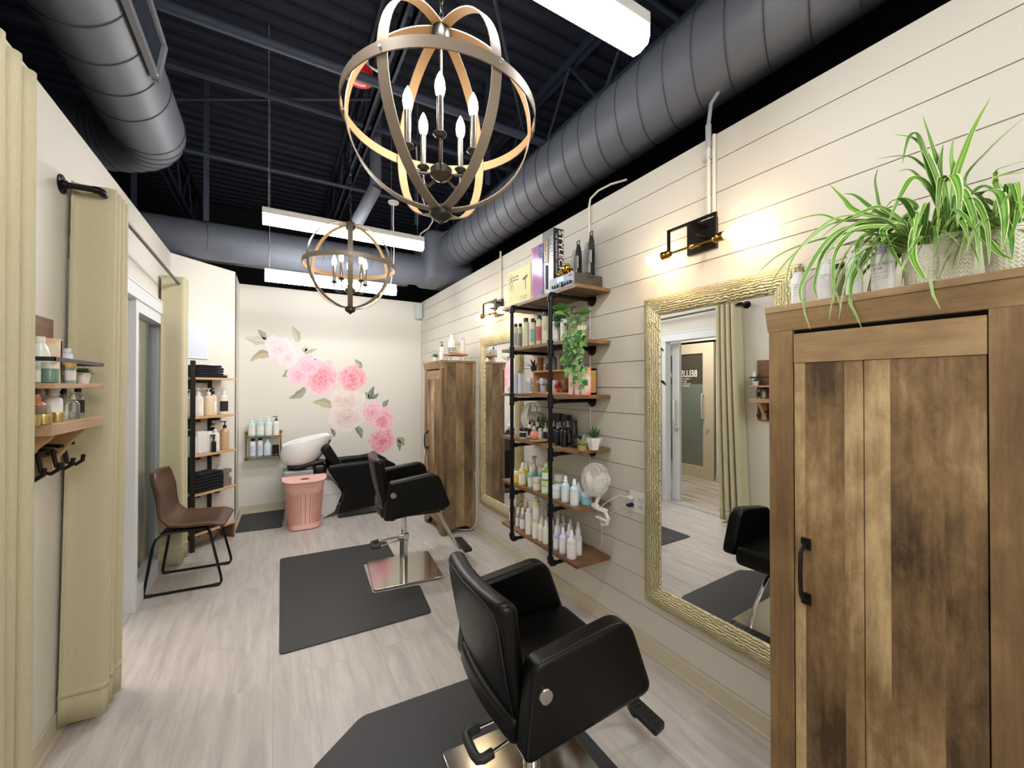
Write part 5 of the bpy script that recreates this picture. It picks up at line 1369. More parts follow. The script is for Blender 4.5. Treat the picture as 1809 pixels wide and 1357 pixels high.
# clip fans
def clip_fan(c, axis, R, label, clip=None):
    t = thing('clip_fan', label, 'fan', c, 0, 'white clip on fans')
    ax = Vector(axis).normalized(); q = Vector((0, 0, 1)).rotation_difference(ax).to_matrix().to_4x4()
    m = M()
    def P_(a, rr, h): return q @ Vector((rr * math.cos(a), rr * math.sin(a), h))
    for k in range(40):
        a = 2 * PI * k / 40
        m.tube([P_(a, R * .22, .045), P_(a + .05, R * .6, .042), P_(a + .1, R * .9, .028), P_(a + .11, R, .004), P_(a + .1, R * .97, -.03), P_(a + .08, R * .7, -.055), P_(a + .07, R * .35, -.062)], .0015, 4)
    for rr, h in ((R, .004), (R * .9, .029), (R * .6, .0425), (R * .97, -.03), (R * .7, -.056)):
        m.tube([P_(2 * PI * k / 48, rr, h) for k in range(48)], .0022 if rr == R else .0015, 5, closed=True)
    m.build('cage', MWPL, t, world=False, ang=60)
    M().lathe([(0, .050), (R * .2, .049), (R * .24, .044), (R * .24, .038), (0, .038)], (0, 0, 0), 20, q).build('cage_badge', MWPL, t, world=False)
    m = M()
    for k in range(3):
        m.grid(lambda u, v, k=k: P_(2 * PI * k / 3 + (u - .5) * (1.5), R * (.18 + .68 * v), .012 * math.cos(u * PI) * (1 if 1 else 0)), 8, 6)
    m.build('blade', mat('fan_blade', '#dcdcda', .3), t, world=False, solid=.002)
    M().lathe([(0, -.11), (.03, -.108), (.04, -.09), (.042, -.06), (.03, -.02), (.016, .01), (0, .015)], (0, 0, 0), 24, q).build('motor', MWPL, t, world=False)
    b = q @ Vector((0, 0, -.075))
    if clip:
        e = Vector(clip) - Vector(c)
        M().tube([b, b * .6 + Vector((0, 0, -.05)), (b + e) / 2 + Vector((0, 0, -.01)), e], .012, 10).cyl(e + Vector((0, -.02, 0)), e + Vector((0, .02, 0)), .016).build('neck', MWPL, t, world=False)
        m = M().rbox(e + Vector((.01, -.035, -.012)), (.04, .10, .018), .007, 2).rbox(e + Vector((.015, -.05, -.065)), (.045, .09, .012), .005, 2, m=None)
        m.tube([e + Vector((.01, -.075, -.02)), e + Vector((.012, -.10, -.05)), e + Vector((.012, -.09, -.085)), e + Vector((.012, -.05, -.10))], .011, 8)
        c_ = m.build('clip', MWPL, t, world=False)
        m = M(); m.tube([e + Vector((.012 + .011 * math.cos(i * .9), -.075 + .011 * math.sin(i * .9), -.026 - i * .0011)) for i in range(36)], .0016, 5)
        m.build('spring', MALU, c_, world=False)
    return t
clip_fan((1.685, 1.895, .955), (-.95, .02, .14), .098, 'white clip fan on the right end of the fifth pipe shelf', (1.70, 1.905, .79))
clip_fan((1.745, 2.735, 1.30), (-.75, .55, .25), .098, 'white clip fan between the third and fourth pipe shelves by the far mirror', (1.80, 2.80, 1.135))
# outlet and cords
t = thing('wall_outlet', 'white double power outlet plate beside the near gold mirror', 'outlet', (W, 1.705, .84))
M().box(W - .006, W, 1.645, 1.765, .78, .90).build('plate', MWHITE, t, bevel=.002)
m = M()
for yy in (1.675, 1.735):
    for zz in (.82, .86): m.rbox((W - .008, yy, zz), (.006, .034, .028), .003, 1)
s = m.build('socket', mat('socket_white', '#dadada', .4), t)
m = M()
for yy in (1.675, 1.735):
    for zz in (.82, .86):
        for dy in (-.007, .007): m.box(W - .0118, W - .0108, yy + dy - .001, yy + dy + .001, zz - .005, zz + .006)
m.build('slot', MBLACKP, s, smooth=False)
t = thing('navy_plug', 'dark navy power plug in the outlet with a thin white cord', 'plug', (W - .03, 1.735, .82))
M().cyl((W - .012, 1.735, .82), (W - .035, 1.735, .82), .014, .012, 12).cyl((W - .035, 1.735, .82), (W - .05, 1.75, .82), .012, .005, 12).build('plug_body', mat('navy_plastic', '#232552', .4), t)
M().tube([(W - .05, 1.75, .82), (W - .06, 1.80, .80), (W - .04, 1.86, .745), (W - .02, 1.95, .725), (W - .015, 2.05, .76), (W - .01, 2.12, .83), (W - .01, 2.14, .95)], .0022, 6).build('cord', MWPL, t)
t = thing('white_plug', 'white power plug in the outlet whose cord runs to the fan', 'plug', (W - .03, 1.735, .86))
M().cyl((W - .012, 1.735, .86), (W - .04, 1.745, .866), .013, .009, 12).build('plug_body', MWPL, t)
M().tube([(W - .04, 1.745, .866), (W - .06, 1.79, .868), (W - .07, 1.84, .84), (W - .10, 1.88, .80), (W - .12, 1.895, .77)], .0025, 6).build('cord', MWPL, t)
tag(M().tube([(W - .006, 2.115, 2.08), (W - .006, 2.118, 1.8), (W - .006, 2.112, 1.5), (W - .006, 2.115, 1.2), (W - .006, 2.12, .8)], .003, 6).build('long_cord', MWPL, at=(W - .006, 2.115, .8)), 'thin white cord running straight down the wall behind the pipe shelves', 'cord')
tag(M().tube([(W - .008, 2.06, .775), (W - .008, 2.04, .70), (W - .008, 2.0, .60), (W - .008, 2.0, .5), (W - .008, 2.03, .45)], .0028, 6).build('loop_cord', MWPL, at=(W - .008, 2.06, .45)), 'white looping cord on the wall below the clip fan', 'cord')
tag(M().tube([(1.838, 3.925, .62), (1.836, 3.90, .52), (1.84, 3.89, .4), (1.84, 3.885, .2), (1.82, 3.87, .08), (1.78, 3.9, .03), (1.72, 3.95, .02), (1.6, 4.1, .012)], .0035, 6).build('floor_cord', MWPL, at=(1.72, 3.9, .0)), 'white cord hanging beside and under the far wooden cabinet', 'cord')

# ================================================================== ON THE NEAR CABINET
ZC = 1.7905
MSP = attr_mat('two_tone_leaf', .42)
def spider(x, y, r0, h, seed, n, lmin, lmax, label, bias=None, special=(), pot=True, zb=ZC):
    t = thing('spider_plant', label, 'plant', (x, y, zb))
    if pot:
        m = M().lathe([(0, 0), (r0 * .74, 0), (r0 * .78, .006), (r0, h * .95), (r0 * 1.01, h), (r0 * .92, h), (r0 * .88, h * .88), (0, h * .88)], seg=40)
        p = m.build('pot', mat('cream_ceramic_pot', '#eeeee0', .3), t, world=False)
        m = M()
        for k in range(11):                                   # chevron relief
            z = h * (.1 + .078 * k)
            rr = r0 * (.79 + .21 * z / h)
            m.tube([((rr + .0006) * math.cos(a), (rr + .0006) * math.sin(a), z + (.004 if i % 2 else -.004)) for i, a in enumerate([2 * PI * q / 56 for q in range(56)])], .0012, 4, closed=True)
        m.build('chevron_relief', mat('cream_ceramic_pot', '#eeeee0', .3), p, world=False)
        M().lathe([(0, h * .885), (r0 * .87, h * .885)], seg=20, cap=False).build('soil', mat('potting_soil', '#3a2c20', .9), t, world=False)
    rnd = random.Random(seed); m = leaf_mesh()
    G = [('#457d20', '#cbd796', '#6fa33a'), ('#548c2a', '#d5e0a8', '#80b048'), ('#356b1c', '#9cbc62', '#568e32'), ('#62962f', '#c6d688', '#86b448')]
    def settle(pts):                                          # leaves rest on the cabinet top and hang only past its front edge
        for i, p_ in enumerate(pts):
            if x + p_.x > W - .012: p_.x = W - .012 - x
            if p_.z < .006 and x + p_.x > 1.447:
                if p_.z > -.03 or i < 3: p_.z = .006
                else: p_.x = 1.447 - x
        return pts
    for k in range(n):
        a = rnd.uniform(0, 2 * PI) if not bias or rnd.random() > bias[1] else rnd.gauss(bias[0], .75)
        ln = rnd.uniform(lmin, lmax); rise = rnd.uniform(.03, .14); dr = rnd.uniform(.35, 1.5)
        d = (math.cos(a), math.sin(a), 0)
        b = (rnd.uniform(-.3, .3) * r0, rnd.uniform(-.3, .3) * r0, h * .85)
        pts = settle(blade(b, d, ln, rise, dr, 12, rnd.uniform(-.08, .08)))
        strip_leaf(m, pts, rnd.uniform(.0035, .0085), Vector((0, 0, 1)), rnd.choice(G), lay=m.lay)
    for pts, wdt, gi, xe in special:
        # way-points (photo sight line, depth easing from the pot to xe), smoothed
        P_ = [Vector((0, 0, h * .8))]
        for i, (px, py) in enumerate(pts):
            X = x + (xe - x) * (i + 1) / len(pts); r = (px - 904.5) / 721; k_ = X / (_s + r * _c)
            P_.append(Vector((X - x, (_c - r * _s) * k_ - y, H - (py - 683) / 721 * k_ - zb)))
        out = []
        for i in range(len(P_) - 1):
            p0 = P_[max(i - 1, 0)]; p1 = P_[i]; p2 = P_[i + 1]; p3 = P_[min(i + 2, len(P_) - 1)]
            for j in range(6):
                s = j / 6; out.append(.5 * ((2 * p1) + (p2 - p0) * s + (2 * p0 - 5 * p1 + 4 * p2 - p3) * s * s + (3 * p1 - p0 - 3 * p2 + p3) * s ** 3))
        out.append(P_[-1])
        strip_leaf(m, settle(out), wdt, Vector((-.55, -.45, .5)), G[gi % 4], lay=m.lay, fold=.18)
    m.build('leaves', MSP, t, world=False)
    return t
up = [([(1686, 344), (1692, 306), (1707, 264), (1724, 223), (1753, 171)], .0088, 3, 1.60), ([(1662, 344), (1659, 295), (1652, 264), (1633, 202)], .0092, 0, 1.60), ([(1664, 340), (1655, 306), (1638, 268), (1617, 243), (1582, 236)], .0085, 0, 1.56),
      ([(1658, 340), (1646, 309), (1634, 264), (1622, 235), (1607, 243), (1596, 288)], .008, 2, 1.54), ([(1670, 330), (1662, 309), (1664, 282), (1669, 254)], .007, 2, 1.60), ([(1682, 340), (1686, 306), (1683, 275), (1687, 241)], .008, 3, 1.60),
      ([(1660, 330), (1624, 284), (1596, 274), (1551, 279)], .0045, 2, 1.56), ([(1668, 340), (1676, 312), (1688, 312), (1697, 344), (1693, 400)], .0135, 1, 1.50), ([(1672, 340), (1666, 313), (1660, 344), (1656, 407)], .0085, 1, 1.52),
      ([(1690, 350), (1704, 337), (1724, 392), (1735, 480)], .0105, 1, 1.50), ([(1700, 360), (1724, 354), (1745, 399), (1749, 466)], .009, 1, 1.50), ([(1650, 340), (1617, 313), (1593, 344), (1569, 398)], .009, 0, 1.55),
      ([(1660, 360), (1640, 330), (1612, 300), (1586, 302)], .0065, 0, 1.58), ([(1700, 370), (1728, 400), (1762, 444), (1792, 459)], .012, 1, 1.52)]
spider(1.62, .361, .045, .145, 3, 34, .10, .27, 'tall spider plant in a cream chevron pot, middle of the near cabinet top', (PI * .75, .4), up)
lf = [([(1600, 400), (1548, 372), (1513, 345), (1492, 342)], .0085, 2, 1.57), ([(1590, 400), (1513, 372), (1492, 351), (1467, 324)], .0105, 3, 1.57), ([(1590, 396), (1489, 389), (1444, 379), (1368, 401)], .0065, 0, 1.50),
      ([(1600, 400), (1565, 399), (1513, 406), (1478, 444), (1473, 496), (1485, 542)], .0075, 1, 1.435), ([(1590, 400), (1506, 399), (1461, 427), (1422, 489), (1414, 524), (1432, 582)], .0075, 1, 1.435), ([(1595, 402), (1548, 406), (1520, 424), (1514, 462), (1529, 504)], .0068, 1, 1.46),
      ([(1590, 402), (1548, 430), (1517, 472), (1504, 503), (1506, 538), (1523, 580)], .0075, 0, 1.43), ([(1590, 398), (1478, 392), (1409, 444), (1370, 489), (1361, 521)], .0045, 1, 1.46), ([(1590, 400), (1461, 420), (1381, 448), (1338, 484)], .0055, 2, 1.50),
      ([(1600, 400), (1560, 370), (1551, 340), (1548, 316), (1553, 297)], .0045, 2, 1.60), ([(1610, 400), (1634, 372), (1616, 415), (1614, 455), (1634, 493), (1662, 546)], .0105, 1, 1.43), ([(1600, 402), (1562, 406), (1575, 441), (1604, 484)], .0095, 0, 1.47),
      ([(1600, 396), (1560, 366), (1530, 372), (1490, 390), (1450, 420)], .0075, 0, 1.52), ([(1600, 392), (1620, 366), (1600, 350), (1572, 356)], .0075, 2, 1.56), ([(1596, 398), (1500, 380), (1440, 410), (1395, 470), (1388, 545)], .0042, 1, 1.44), ([(1590, 398), (1520, 392), (1460, 440), (1440, 500), (1446, 530)], .006, 0, 1.47)]
spider(1.60, .415, .043, .125, 8, 60, .12, .36, 'wide spider plant spilling over the left front of the near cabinet', (PI * .68, .6), lf)
rt = [([(1730, 350), (1749, 337), (1769, 344), (1777, 392), (1771, 442)], .0135, 1, 1.50), ([(1780, 360), (1800, 352), (1822, 372), (1830, 420)], .012, 0, 1.52), ([(1790, 380), (1749, 330), (1720, 340), (1706, 370)], .006, 2, 1.56), ([(1780, 380), (1707, 323), (1749, 264), (1811, 207)], .0035, 2, 1.62),
      ([(1800, 380), (1760, 310), (1790, 290), (1830, 280)], .006, 0, 1.60), ([(1800, 390), (1760, 320), (1800, 305), (1840, 300)], .0085, 3, 1.58), ([(1790, 390), (1770, 380), (1786, 410), (1790, 458)], .012, 2, 1.52)]
spider(1.66, .262, .05, .14, 21, 40, .12, .28, 'spider plant in a pale pot at the right edge above the near cabinet', (PI * .9, .5), rt)
MOL = mat('white_bottle_satin', '#e3e3e4', .3)
MGT = mat('label_grey_print', '#a3a5aa', .6)
for i, (px, X, r_, h_, cap, lab, tx) in enumerate(((1411, 1.535, .021, .115, None, 'white hair product bottle leftmost on the near cabinet top', 'OLAPLEX'), (1459, 1.53, .0205, .135, None, 'white hair product bottle second from left on the near cabinet top', 'OLAPLEX'), (1482, 1.60, .021, .13, '#4a4a4c', 'grey hair product bottle behind the white ones on the near cabinet', 'OLAPLEX'), (1510, 1.53, .021, .135, None, 'white hair product bottle third from left on the near cabinet top', 'OLAPLEX'), (1561, 1.535, .031, .15, '#c9a8dd', 'wide white bottle with a lilac cap on the near cabinet top', 'OLAPLEX'))):
    y = Yat(px, X)
    t = thing('treatment_bottle', lab, 'bottle', (X, y, ZC), 0, 'white hair treatment bottles')
    capm = cm(cap, .35) if cap else MOL
    if i == 4:
        M().rbox((0, 0, .058), (.034, .05, .116), .009, 3).build('body', MOL, t, world=False)
        M().rbox((0, 0, .131), (.024, .032, .035), .004, 2).build('cap', capm, t, world=False)
    else:
        M().lathe([(0, 0), (r_ * .95, 0), (r_, .003), (r_, h_ * .82), (r_ * .93, h_ * .86), (0, h_ * .86)], seg=28).build('body', MOL if i != 2 else cm('#b9b8b2', .4), t, world=False)
        M().lathe([(0, h_ * .86), (r_ * .8, h_ * .86), (r_ * .8, h_), (0, h_)], seg=24).build('cap', capm, t, world=False)
    d = Vector((-X, -y, 0)).normalized(); rt_ = Vector((-d.y, d.x, 0)) * 1.0
    rr = r_ if i != 4 else 0
    if i == 4:
        o = Vector((X - .0176, y + .022, ZC + .085)); xd, sz = (0, -1, 0), .0115
    else:
        o = Vector((X, y, ZC + h_ * .62)) + d * (rr + .0007) - rt_ * 0 ; xd = rt_; sz = .0085; o -= Vector(xd).normalized() * .017
    text_mesh('lettering', tx, sz, frame_mx(o, xd, (0, 0, 1)), MGT, t)
    text_mesh('lettering', 'N°4P' if i == 4 else 'N°4', sz, frame_mx(Vector(o) - Vector((0, 0, sz * 1.15)), xd, (0, 0, 1)), MGT, t)
    m = M()
    for k in range(3):
        q = frame_mx(Vector(o) - Vector((0, 0, sz * 2.2 + k * .009)), xd, (0, 0, 1)); m.box(0, sz * 3.2, 0, .0007, -.0001, .0002, q)
    m.build('label_lines', MGT, t, smooth=False)

# ================================================================== ON THE FAR CABINET
t = thing('riser_stand', 'small wooden riser on black hairpin legs on the far cabinet', 'stand', (1.66, 4.02, 1.7905))
M().rbox((1.66, 4.02, 1.855), (.20, .17, .022), .006, 2).build('top', cm('#b9814e', .5), t)
for dx, dy in ((-.08, -.06), (.08, -.06), (-.08, .06), (.08, .06)):
    M().tube([(1.66 + dx - .018, 4.02 + dy, 1.845), (1.66 + dx, 4.02 + dy, 1.792), (1.66 + dx + .018, 4.02 + dy, 1.845)], .003, 6).build('leg', MBLACKP, t)
def fb(st, r, h, c, cp, la, ds, x, y, z=1.867, **k): return bottle(st, r, h, c, cp, la, ds, x, y, z, 'things on the far cabinet', **k)
fb('pump', .024, .2, '#e4e2dc', BK, 'w', 'slim white pump bottle with black pump left on the far cabinet', 1.53, 4.09, 1.7905)
fb('jug', .04, .20, '#e9e7e0', WH, None, 'large white jug on the wooden riser', 1.63, 4.06)
fb('tall', .026, .17, '#dccbdc', '#cdb7d0', 'w', 'pale pink lilac bottle at the right of the wooden riser', 1.725, 4.0)
fb('squeeze', .024, .15, '#ddd9c0', WH, None, 'pale cream bottle in the middle of the wooden riser', 1.69, 4.03)
t = thing('wire_basket', 'small black wire basket with boxes on the wooden riser', 'basket', (1.595, 3.975, 1.867))
m = M(); x0, x1, y0, y1 = 1.565, 1.63, 3.95, 4.0
for z in (1.869, 1.90, 1.92): m.tube([(x0, y0, z), (x1, y0, z), (x1, y1, z), (x0, y1, z)], .0018, 5, closed=True)
for x, y in ((x0, y0), (x1, y0), (x1, y1), (x0, y1), ((x0 + x1) / 2, y0), (x0, (y0 + y1) / 2)): m.cyl((x, y, 1.869), (x, y, 1.92), .0018, seg=5)
m.build('wire', MBLACKP, t)
M().box(x0 + .005, x1 - .005, y0 + .005, y1 - .005, 1.87, 1.905).build('boxes', cm('#c3d4d6', .5), t, smooth=False)
t = thing('wire_earring_stand', 'thin wire jewellery stand with hanging earrings on the riser', 'stand', (1.665, 3.985, 1.867))
M().cyl((1.665, 3.985, 1.867), (1.665, 3.985, 2.03), .002, seg=6).cyl((1.64, 3.985, 1.99), (1.69, 3.985, 1.99), .0015, seg=6).cyl((1.665, 3.985, 1.867), (1.665, 3.985, 1.872), .02).build('stem', cm('#6b6a66', .4), t)
m = M()
for dx in (-.022, -.008, .01, .022): m.tube([(1.665 + dx + .007 * math.cos(a), 3.982, 1.965 + .014 * math.sin(a)) for a in [2 * PI * i / 10 for i in range(10)]], .0014, 4, closed=True)
m.build('earrings', cm('#6e655c', .4), t)
t = thing('small_succulent', 'small green succulent in a white pot on the far cabinet corner', 'plant', (1.50, 4.21, 1.7905))
M().lathe([(0, 0), (.022, 0), (.03, .045), (.026, .045), (0, .04)], seg=16).build('pot', cm('#e6e2de', .4), t, world=False)
m = leaf_mesh()
for k in range(26):
    a = k * 2.399; el = .1 + 1.1 * k / 26
    plain_leaf(m, (0, 0, .042), (math.cos(a) * math.cos(el), math.sin(a) * math.cos(el), math.sin(el)), (0, 0, 1), .055, .009, '#4f7d46', '#7ea867')
m.build('leaves', MLEAF, t, world=False)

# ================================================================== LEFT WALL SHELF
t = thing('rustic_wall_shelf', 'rustic two tier wooden wall shelf with iron hooks beside the curtain', 'shelf', (L, 2.2, 1.1))
y0, y1, xf = 1.975, 2.455, -.645
M().box(L, L + .018, y0 + .01, y1, 1.16, 1.80).build('back_board', MRUST, t, smooth=False, bevel=.002)
M().box(L + .018, xf, y0, y1, 1.352, 1.393).build('lower_board', MPALE, t, smooth=False, bevel=.003)
M().box(L + .018, xf, y0 + .015, y1 - .005, 1.513, 1.532).build('upper_board', MPALE, t, smooth=False, bevel=.002)
r_ = M().box(xf - .003, xf, y0 + .015, y1 - .005, 1.607, 1.622)
r_.box(L + .018, xf, y0 + .015, y0 + .018, 1.607, 1.622).box(L + .018, xf, y1 - .008, y1 - .005, 1.607, 1.622).build('rail_band', mat('flat_black_iron', '#3a3a3c', .4, .6), t, smooth=False)
for yy in (y0 + .08, y1 - .10):
    poly = [(L + .018, 1.352), (xf - .03, 1.352), (xf - .035, 1.335), (xf - .07, 1.30), (xf - .10, 1.25), (xf - .125, 1.215), (L + .05, 1.17), (L + .018, 1.17)]
    M().prism(poly, yy, yy + .035, lambda a, b, h: (a, h, b)).build('corbel', MPALE_X, t, smooth=False, bevel=.002)
for yy in (y0 + .02, y1 - .025):
    poly = [(L + .018, 1.535), (xf - .06, 1.535), (xf - .075, 1.56), (L + .06, 1.60), (L + .03, 1.66), (L + .018, 1.70)]
    M().prism(poly, yy, yy + .016, lambda a, b, h: (a, h, b)).build('end_bracket', MRUST, t, smooth=False)
m = M().cyl((L + .055, y0 + .02, 1.255), (L + .055, y1 - .03, 1.255), .008)
for yy in (y0 + .08, y0 + .20, y0 + .32, y1 - .06):
    m.tube([(L + .045, yy, 1.27), (L + .07, yy, 1.27), (L + .075, yy, 1.24), (L + .08, yy, 1.205), (L + .105, yy, 1.195), (L + .125, yy, 1.21), (L + .128, yy, 1.235)], .0075, 8)
    m.tube([(L + .018, yy, 1.275), (L + .05, yy, 1.29), (L + .085, yy, 1.285)], .007, 8).lathe([(0, -.008), (.012, -.006), (.012, .006), (0, .008)], (L + .09, yy, 1.285), 10)
m.build('iron_hooks', mat('cast_iron_brown', '#1d1511', .5, .5), t)
zu, zl = 1.533, 1.394
g = 'things on the rustic wall shelf'
def sb(st, r, h, c, cp, la, ds, px, X, z, **k):
    return bottle(st, r, h, c, cp, la, ds, X, Yat(px, X), z, g, face=(.6, -1), **k)
MGLB = mat('clear_bottle_glass', '#dfe6df', .05, trans=.9)
for px, X, w_, d_, h_, c_, ds in ((86, -.70, .025, .06, .16, '#e6dcc2', 'cream card box with pale print on the wall shelf upper tier'), (98, -.685, .016, .03, .155, '#d9c998', 'slim gold cream box right of the card box on the upper tier')):
    o = thing('gift_box', ds, 'box', (X, Yat(px, X), zu)); M().box(-d_ / 2, d_ / 2, -w_ / 2, w_ / 2, 0, h_).build('carton', mat('peach_card', '#e6dcc2', .5, var=((12, 12, 12), '#e39b7c', .08)) if c_ == '#e6dcc2' else cm(c_, .5), o, world=False, smooth=False, bevel=.001)
sb('jug', .027, .16, '#e2e6dc', '#e9e6d6', None, 'large white jug standing on the upper tier beside the card box', 70, -.70, zu)
sb('jar', .022, .07, '#66857a', '#d9d6c6', None, 'sea green candle jar on the upper tier of the wall shelf', 88, -.672, zu, cat='candle', name='candle')
sb('jar', .021, .085, '#8fa6a6', '#c9a25a', 'w', 'blue grey jar with gold rim on the upper tier of the wall shelf', 121, -.69, zu)
sb('tall', .018, .15, '#e4e6ee', '#dfe3ec', None, 'small white tube behind the gold rimmed jar on the wall shelf', 118, -.765, zu)
sb('jar', .015, .07, '#26282c', '#1a1a1a', None, 'small black jar between the boxes and gold rimmed jar', 104, -.705, zu)
t = thing('succulent', 'grey green succulent in a white pot on the wall shelf', 'plant', (-.70, Yat(146, -.70), zu))
M().lathe([(0, 0), (.017, 0), (.026, .045), (.023, .045), (0, .04)], seg=20).build('pot', cm('#ecebe6', .4), t, world=False)
m = leaf_mesh()
for k in range(34):
    a = k * 2.399; el = .0 + 1.2 * k / 34
    plain_leaf(m, (0, 0, .042), (math.cos(a) * math.cos(el), math.sin(a) * math.cos(el), math.sin(el)), (0, 0, 1), .045 - .015 * k / 34, .010, '#6f8270', '#8c9c86')
m.build('leaves', MLEAF, t, world=False)
sb('shoulder', .022, .10, '#b5714f', '#b5714f', None, 'copper coloured bottle on the lower tier of the wall shelf', 66, -.69, zl)
sb('cup', .02, .065, MGLB, None, None, 'empty clear glass tumbler on the lower tier', 76, -.675, zl, cat='glass', name='tumbler')
sb('squeeze', .026, .125, '#e4e2e2', WH, None, 'larger white bottle on the lower tier of the wall shelf', 93, -.70, zl)
sb('squeeze', .022, .13, '#dad9dc', WH, None, 'white bottle at the back of the lower tier near the wall', 72, -.765, zl)
sb('dropper', .018, .13, '#a9b3b8', BK, 'w', 'grey glass bottle with black nozzle behind the white bottle', 112, -.74, zl)
sb('dropper', .021, .14, MGLB, BK, 'k', 'clear glass bottle with black cap standing rightmost on the lower tier', 138, -.71, zl)
sb('shoulder', .021, .095, MGLB, '#c8cabb', None, 'short clear bottle beside the black capped glass bottle', 128, -.68, zl)
for px, X, r_, ds in ((66, -.658, .019, 'leftmost of three small gold tins on the wall shelf'), (86, -.660, .021, 'middle and largest of three small gold tins on the wall shelf'), (110, -.668, .019, 'rightmost of three small gold tins on the wall shelf')):
    o = thing('gold_tin', ds, 'tin', (X - .012, Yat(px, X), zl), 0, 'small gold tins')
    mg = mat('satin_gold_tin', '#c7b573', .3, .7)
    M().lathe([(0, 0), (r_ * .97, 0), (r_ * .97, .018), (0, .018)], seg=24).build('body', mg, o, world=False)
    M().lathe([(0, .018), (r_, .018), (r_, .031), (r_ * .97, .033), (0, .033)], seg=24).build('lid', mg, o, world=False)

# ================================================================== LADDER TOWER ON THE DIAGONAL WALL
u_ = .70711
ANG = math.radians(45)
t = thing('tower_shelf', 'tall narrow shelf tower with black frame and pale wooden shelves', 'shelf', (L, 4.79, 0), ANG)
# local x runs along the diagonal wall, local -y points into the room
def local(m, name, mt, **k): return m.build(name, mt, t, world=False, **k)
local(M().box(.055, .085, -.195, -.165, 0, 1.76), 'upright_post', MBLACKP, bevel=.002)
m = M().box(.155, .185, -.03, -.01, .06, 1.60).box(.345, .375, -.03, -.01, .06, 1.60)
local(m, 'rear_post', MBLACKP)
local(M().box(.155, .375, -.03, -.012, 1.555, 1.585).box(.155, .375, -.03, -.012, .08, .11), 'cross_rail', MBLACKP)
for z in (1.22, .865, .505, .14):
    for xx in (.155, .345): local(M().box(xx, xx + .03, -.13, -.012, z - .035, z - .01), 'shelf_bracket', MBLACKP)
TZ = (1.605, 1.24, .885, .525, .16)
for z in TZ: local(M().box(.08, .50, -.20, -.008, z - .02, z), 'shelf_board', MPALE_X, smooth=False, bevel=.002)
local(M().box(.47, .49, -.19, -.02, 0, .14), 'foot_block', MRUST, smooth=False)
def tw(s, d): return (L + (s + d) * u_, 4.79 + (s - d) * u_)
MTW = mat('navy_black_towel', '#12131d', .95, bump=(300, 1.0))
def towels(s, d, z, n, w, dep, label, th=.024, shift=0.):
    for k in range(n):
        x, y = tw(s + (shift * k if k < 3 else 0), d)
        o = thing('folded_towel', '%s, %s from the bottom' % (label, ORD[k]) if n > 1 else label, 'towel', (x, y, z + k * th), ANG + random.uniform(-.04, .04), 'folded black towels')
        ww = w * (1 - (.16 if k == n - 1 and n > 3 else 0) + random.uniform(-.02, .02))
        M().rbox((0, 0, th / 2), (ww, dep, th * .98), th * .42, 6, deform=lambda q: (q.x, q.y, q.z + .0015 * math.sin(q.x * 40 + k)), k=2).build('towel', MTW, o, world=False, ang=60)
towels(.235, .11, TZ[0], 5, .27, .16, 'folded black towel on top of the shelf tower')
towels(.235, .11, TZ[3], 6, .28, .16, 'folded black towel on the fourth tower shelf', .03)
towels(.235, .11, TZ[4], 4, .28, .16, 'folded black towel on the lowest tower shelf', .038)
def tb(st, r, h, c, cp, la, s, d, z, ds, **k):
    x, y = tw(s, d)
    return bottle(st, r, h, c, cp, la, ds, x, y, z, 'bottles on the shelf tower', face=(.25, -1), **k)
tb('tin', .022, .03, '#1c1c1e', '#1c1c1e', None, .45, .10, TZ[0], 'small black tin beside the towels on top of the shelf tower', cat='tin', name='tin')
for i, (s, d, c_, cp, la, st, h_) in enumerate(((.105, .10, '#e6e3dc', WH, 'w', 'pump', .255), (.175, .11, '#dedacf', WH, 'w', 'pump', .265), (.275, .11, '#dcc9a6', WH, None, 'pump', .265), (.355, .07, '#d9cfb9', BK, 'w', 'pump', .27), (.43, .11, '#e0d9cb', WH, 'k', 'pump', .27))):
    tb('pump', .042 if i != 3 else .03, h_, c_, cp, la, s, d, TZ[1], '%s pump bottle, %s from the left on the second tower shelf' % (['white', 'off white', 'amber cream', 'beige black topped', 'pale black labelled'][i], ORD[i]), name='pump_bottle')
for i, (s, d, c_, cp, la, st, h_, r_, nm) in enumerate(((.11, .12, '#cfdcde', WH, None, 'pump', .24, .035, 'pale blue white pump bottle'), (.365, .06, '#c9b79c', BK, None, 'pump', .27, .03, 'beige pump bottle with black top'), (.345, .11, '#e6e3dc', WH, 'w', 'pump', .25, .035, 'white pump bottle'), (.435, .12, '#c2a57c', BK, None, 'pump', .29, .038, 'tan pump bottle with black top'))):
    tb(st, r_, h_, c_, cp, la, s, d, TZ[2], '%s on the third tower shelf' % nm, name='pump_bottle')
x, y = tw(.285, .155)
q = tb('shoulder', .02, .15, '#141416', '#141416', None, .285, .165, TZ[2], 'small black trigger spray bottle on the third tower shelf', name='spray_bottle'); trigger_head(q, .024, .18, MBLACKP)
for i, (s, w_, h_) in enumerate(((.195, .10, .21), (.27, .06, .2))):
    x, y = tw(s, .09); o = thing('tissue_pack', ['wide white paper pack on the third tower shelf', 'narrow white paper pack behind the black spray bottle'][i], 'pack', (x, y, TZ[2]), ANG)
    M().rbox((0, 0, h_ / 2), (w_, .1, h_), .012, 3, deform=lambda q: (q.x, q.y, q.z + .004 * math.sin(q.x * 120))).build('pack', cm('#dddcd9', .6), o, world=False)
x, y = tw(.435, .12); o = thing('grey_carton', 'mauve grey cut away carton beside the towels on the fourth tower shelf', 'carton', (x, y, TZ[3]), ANG)
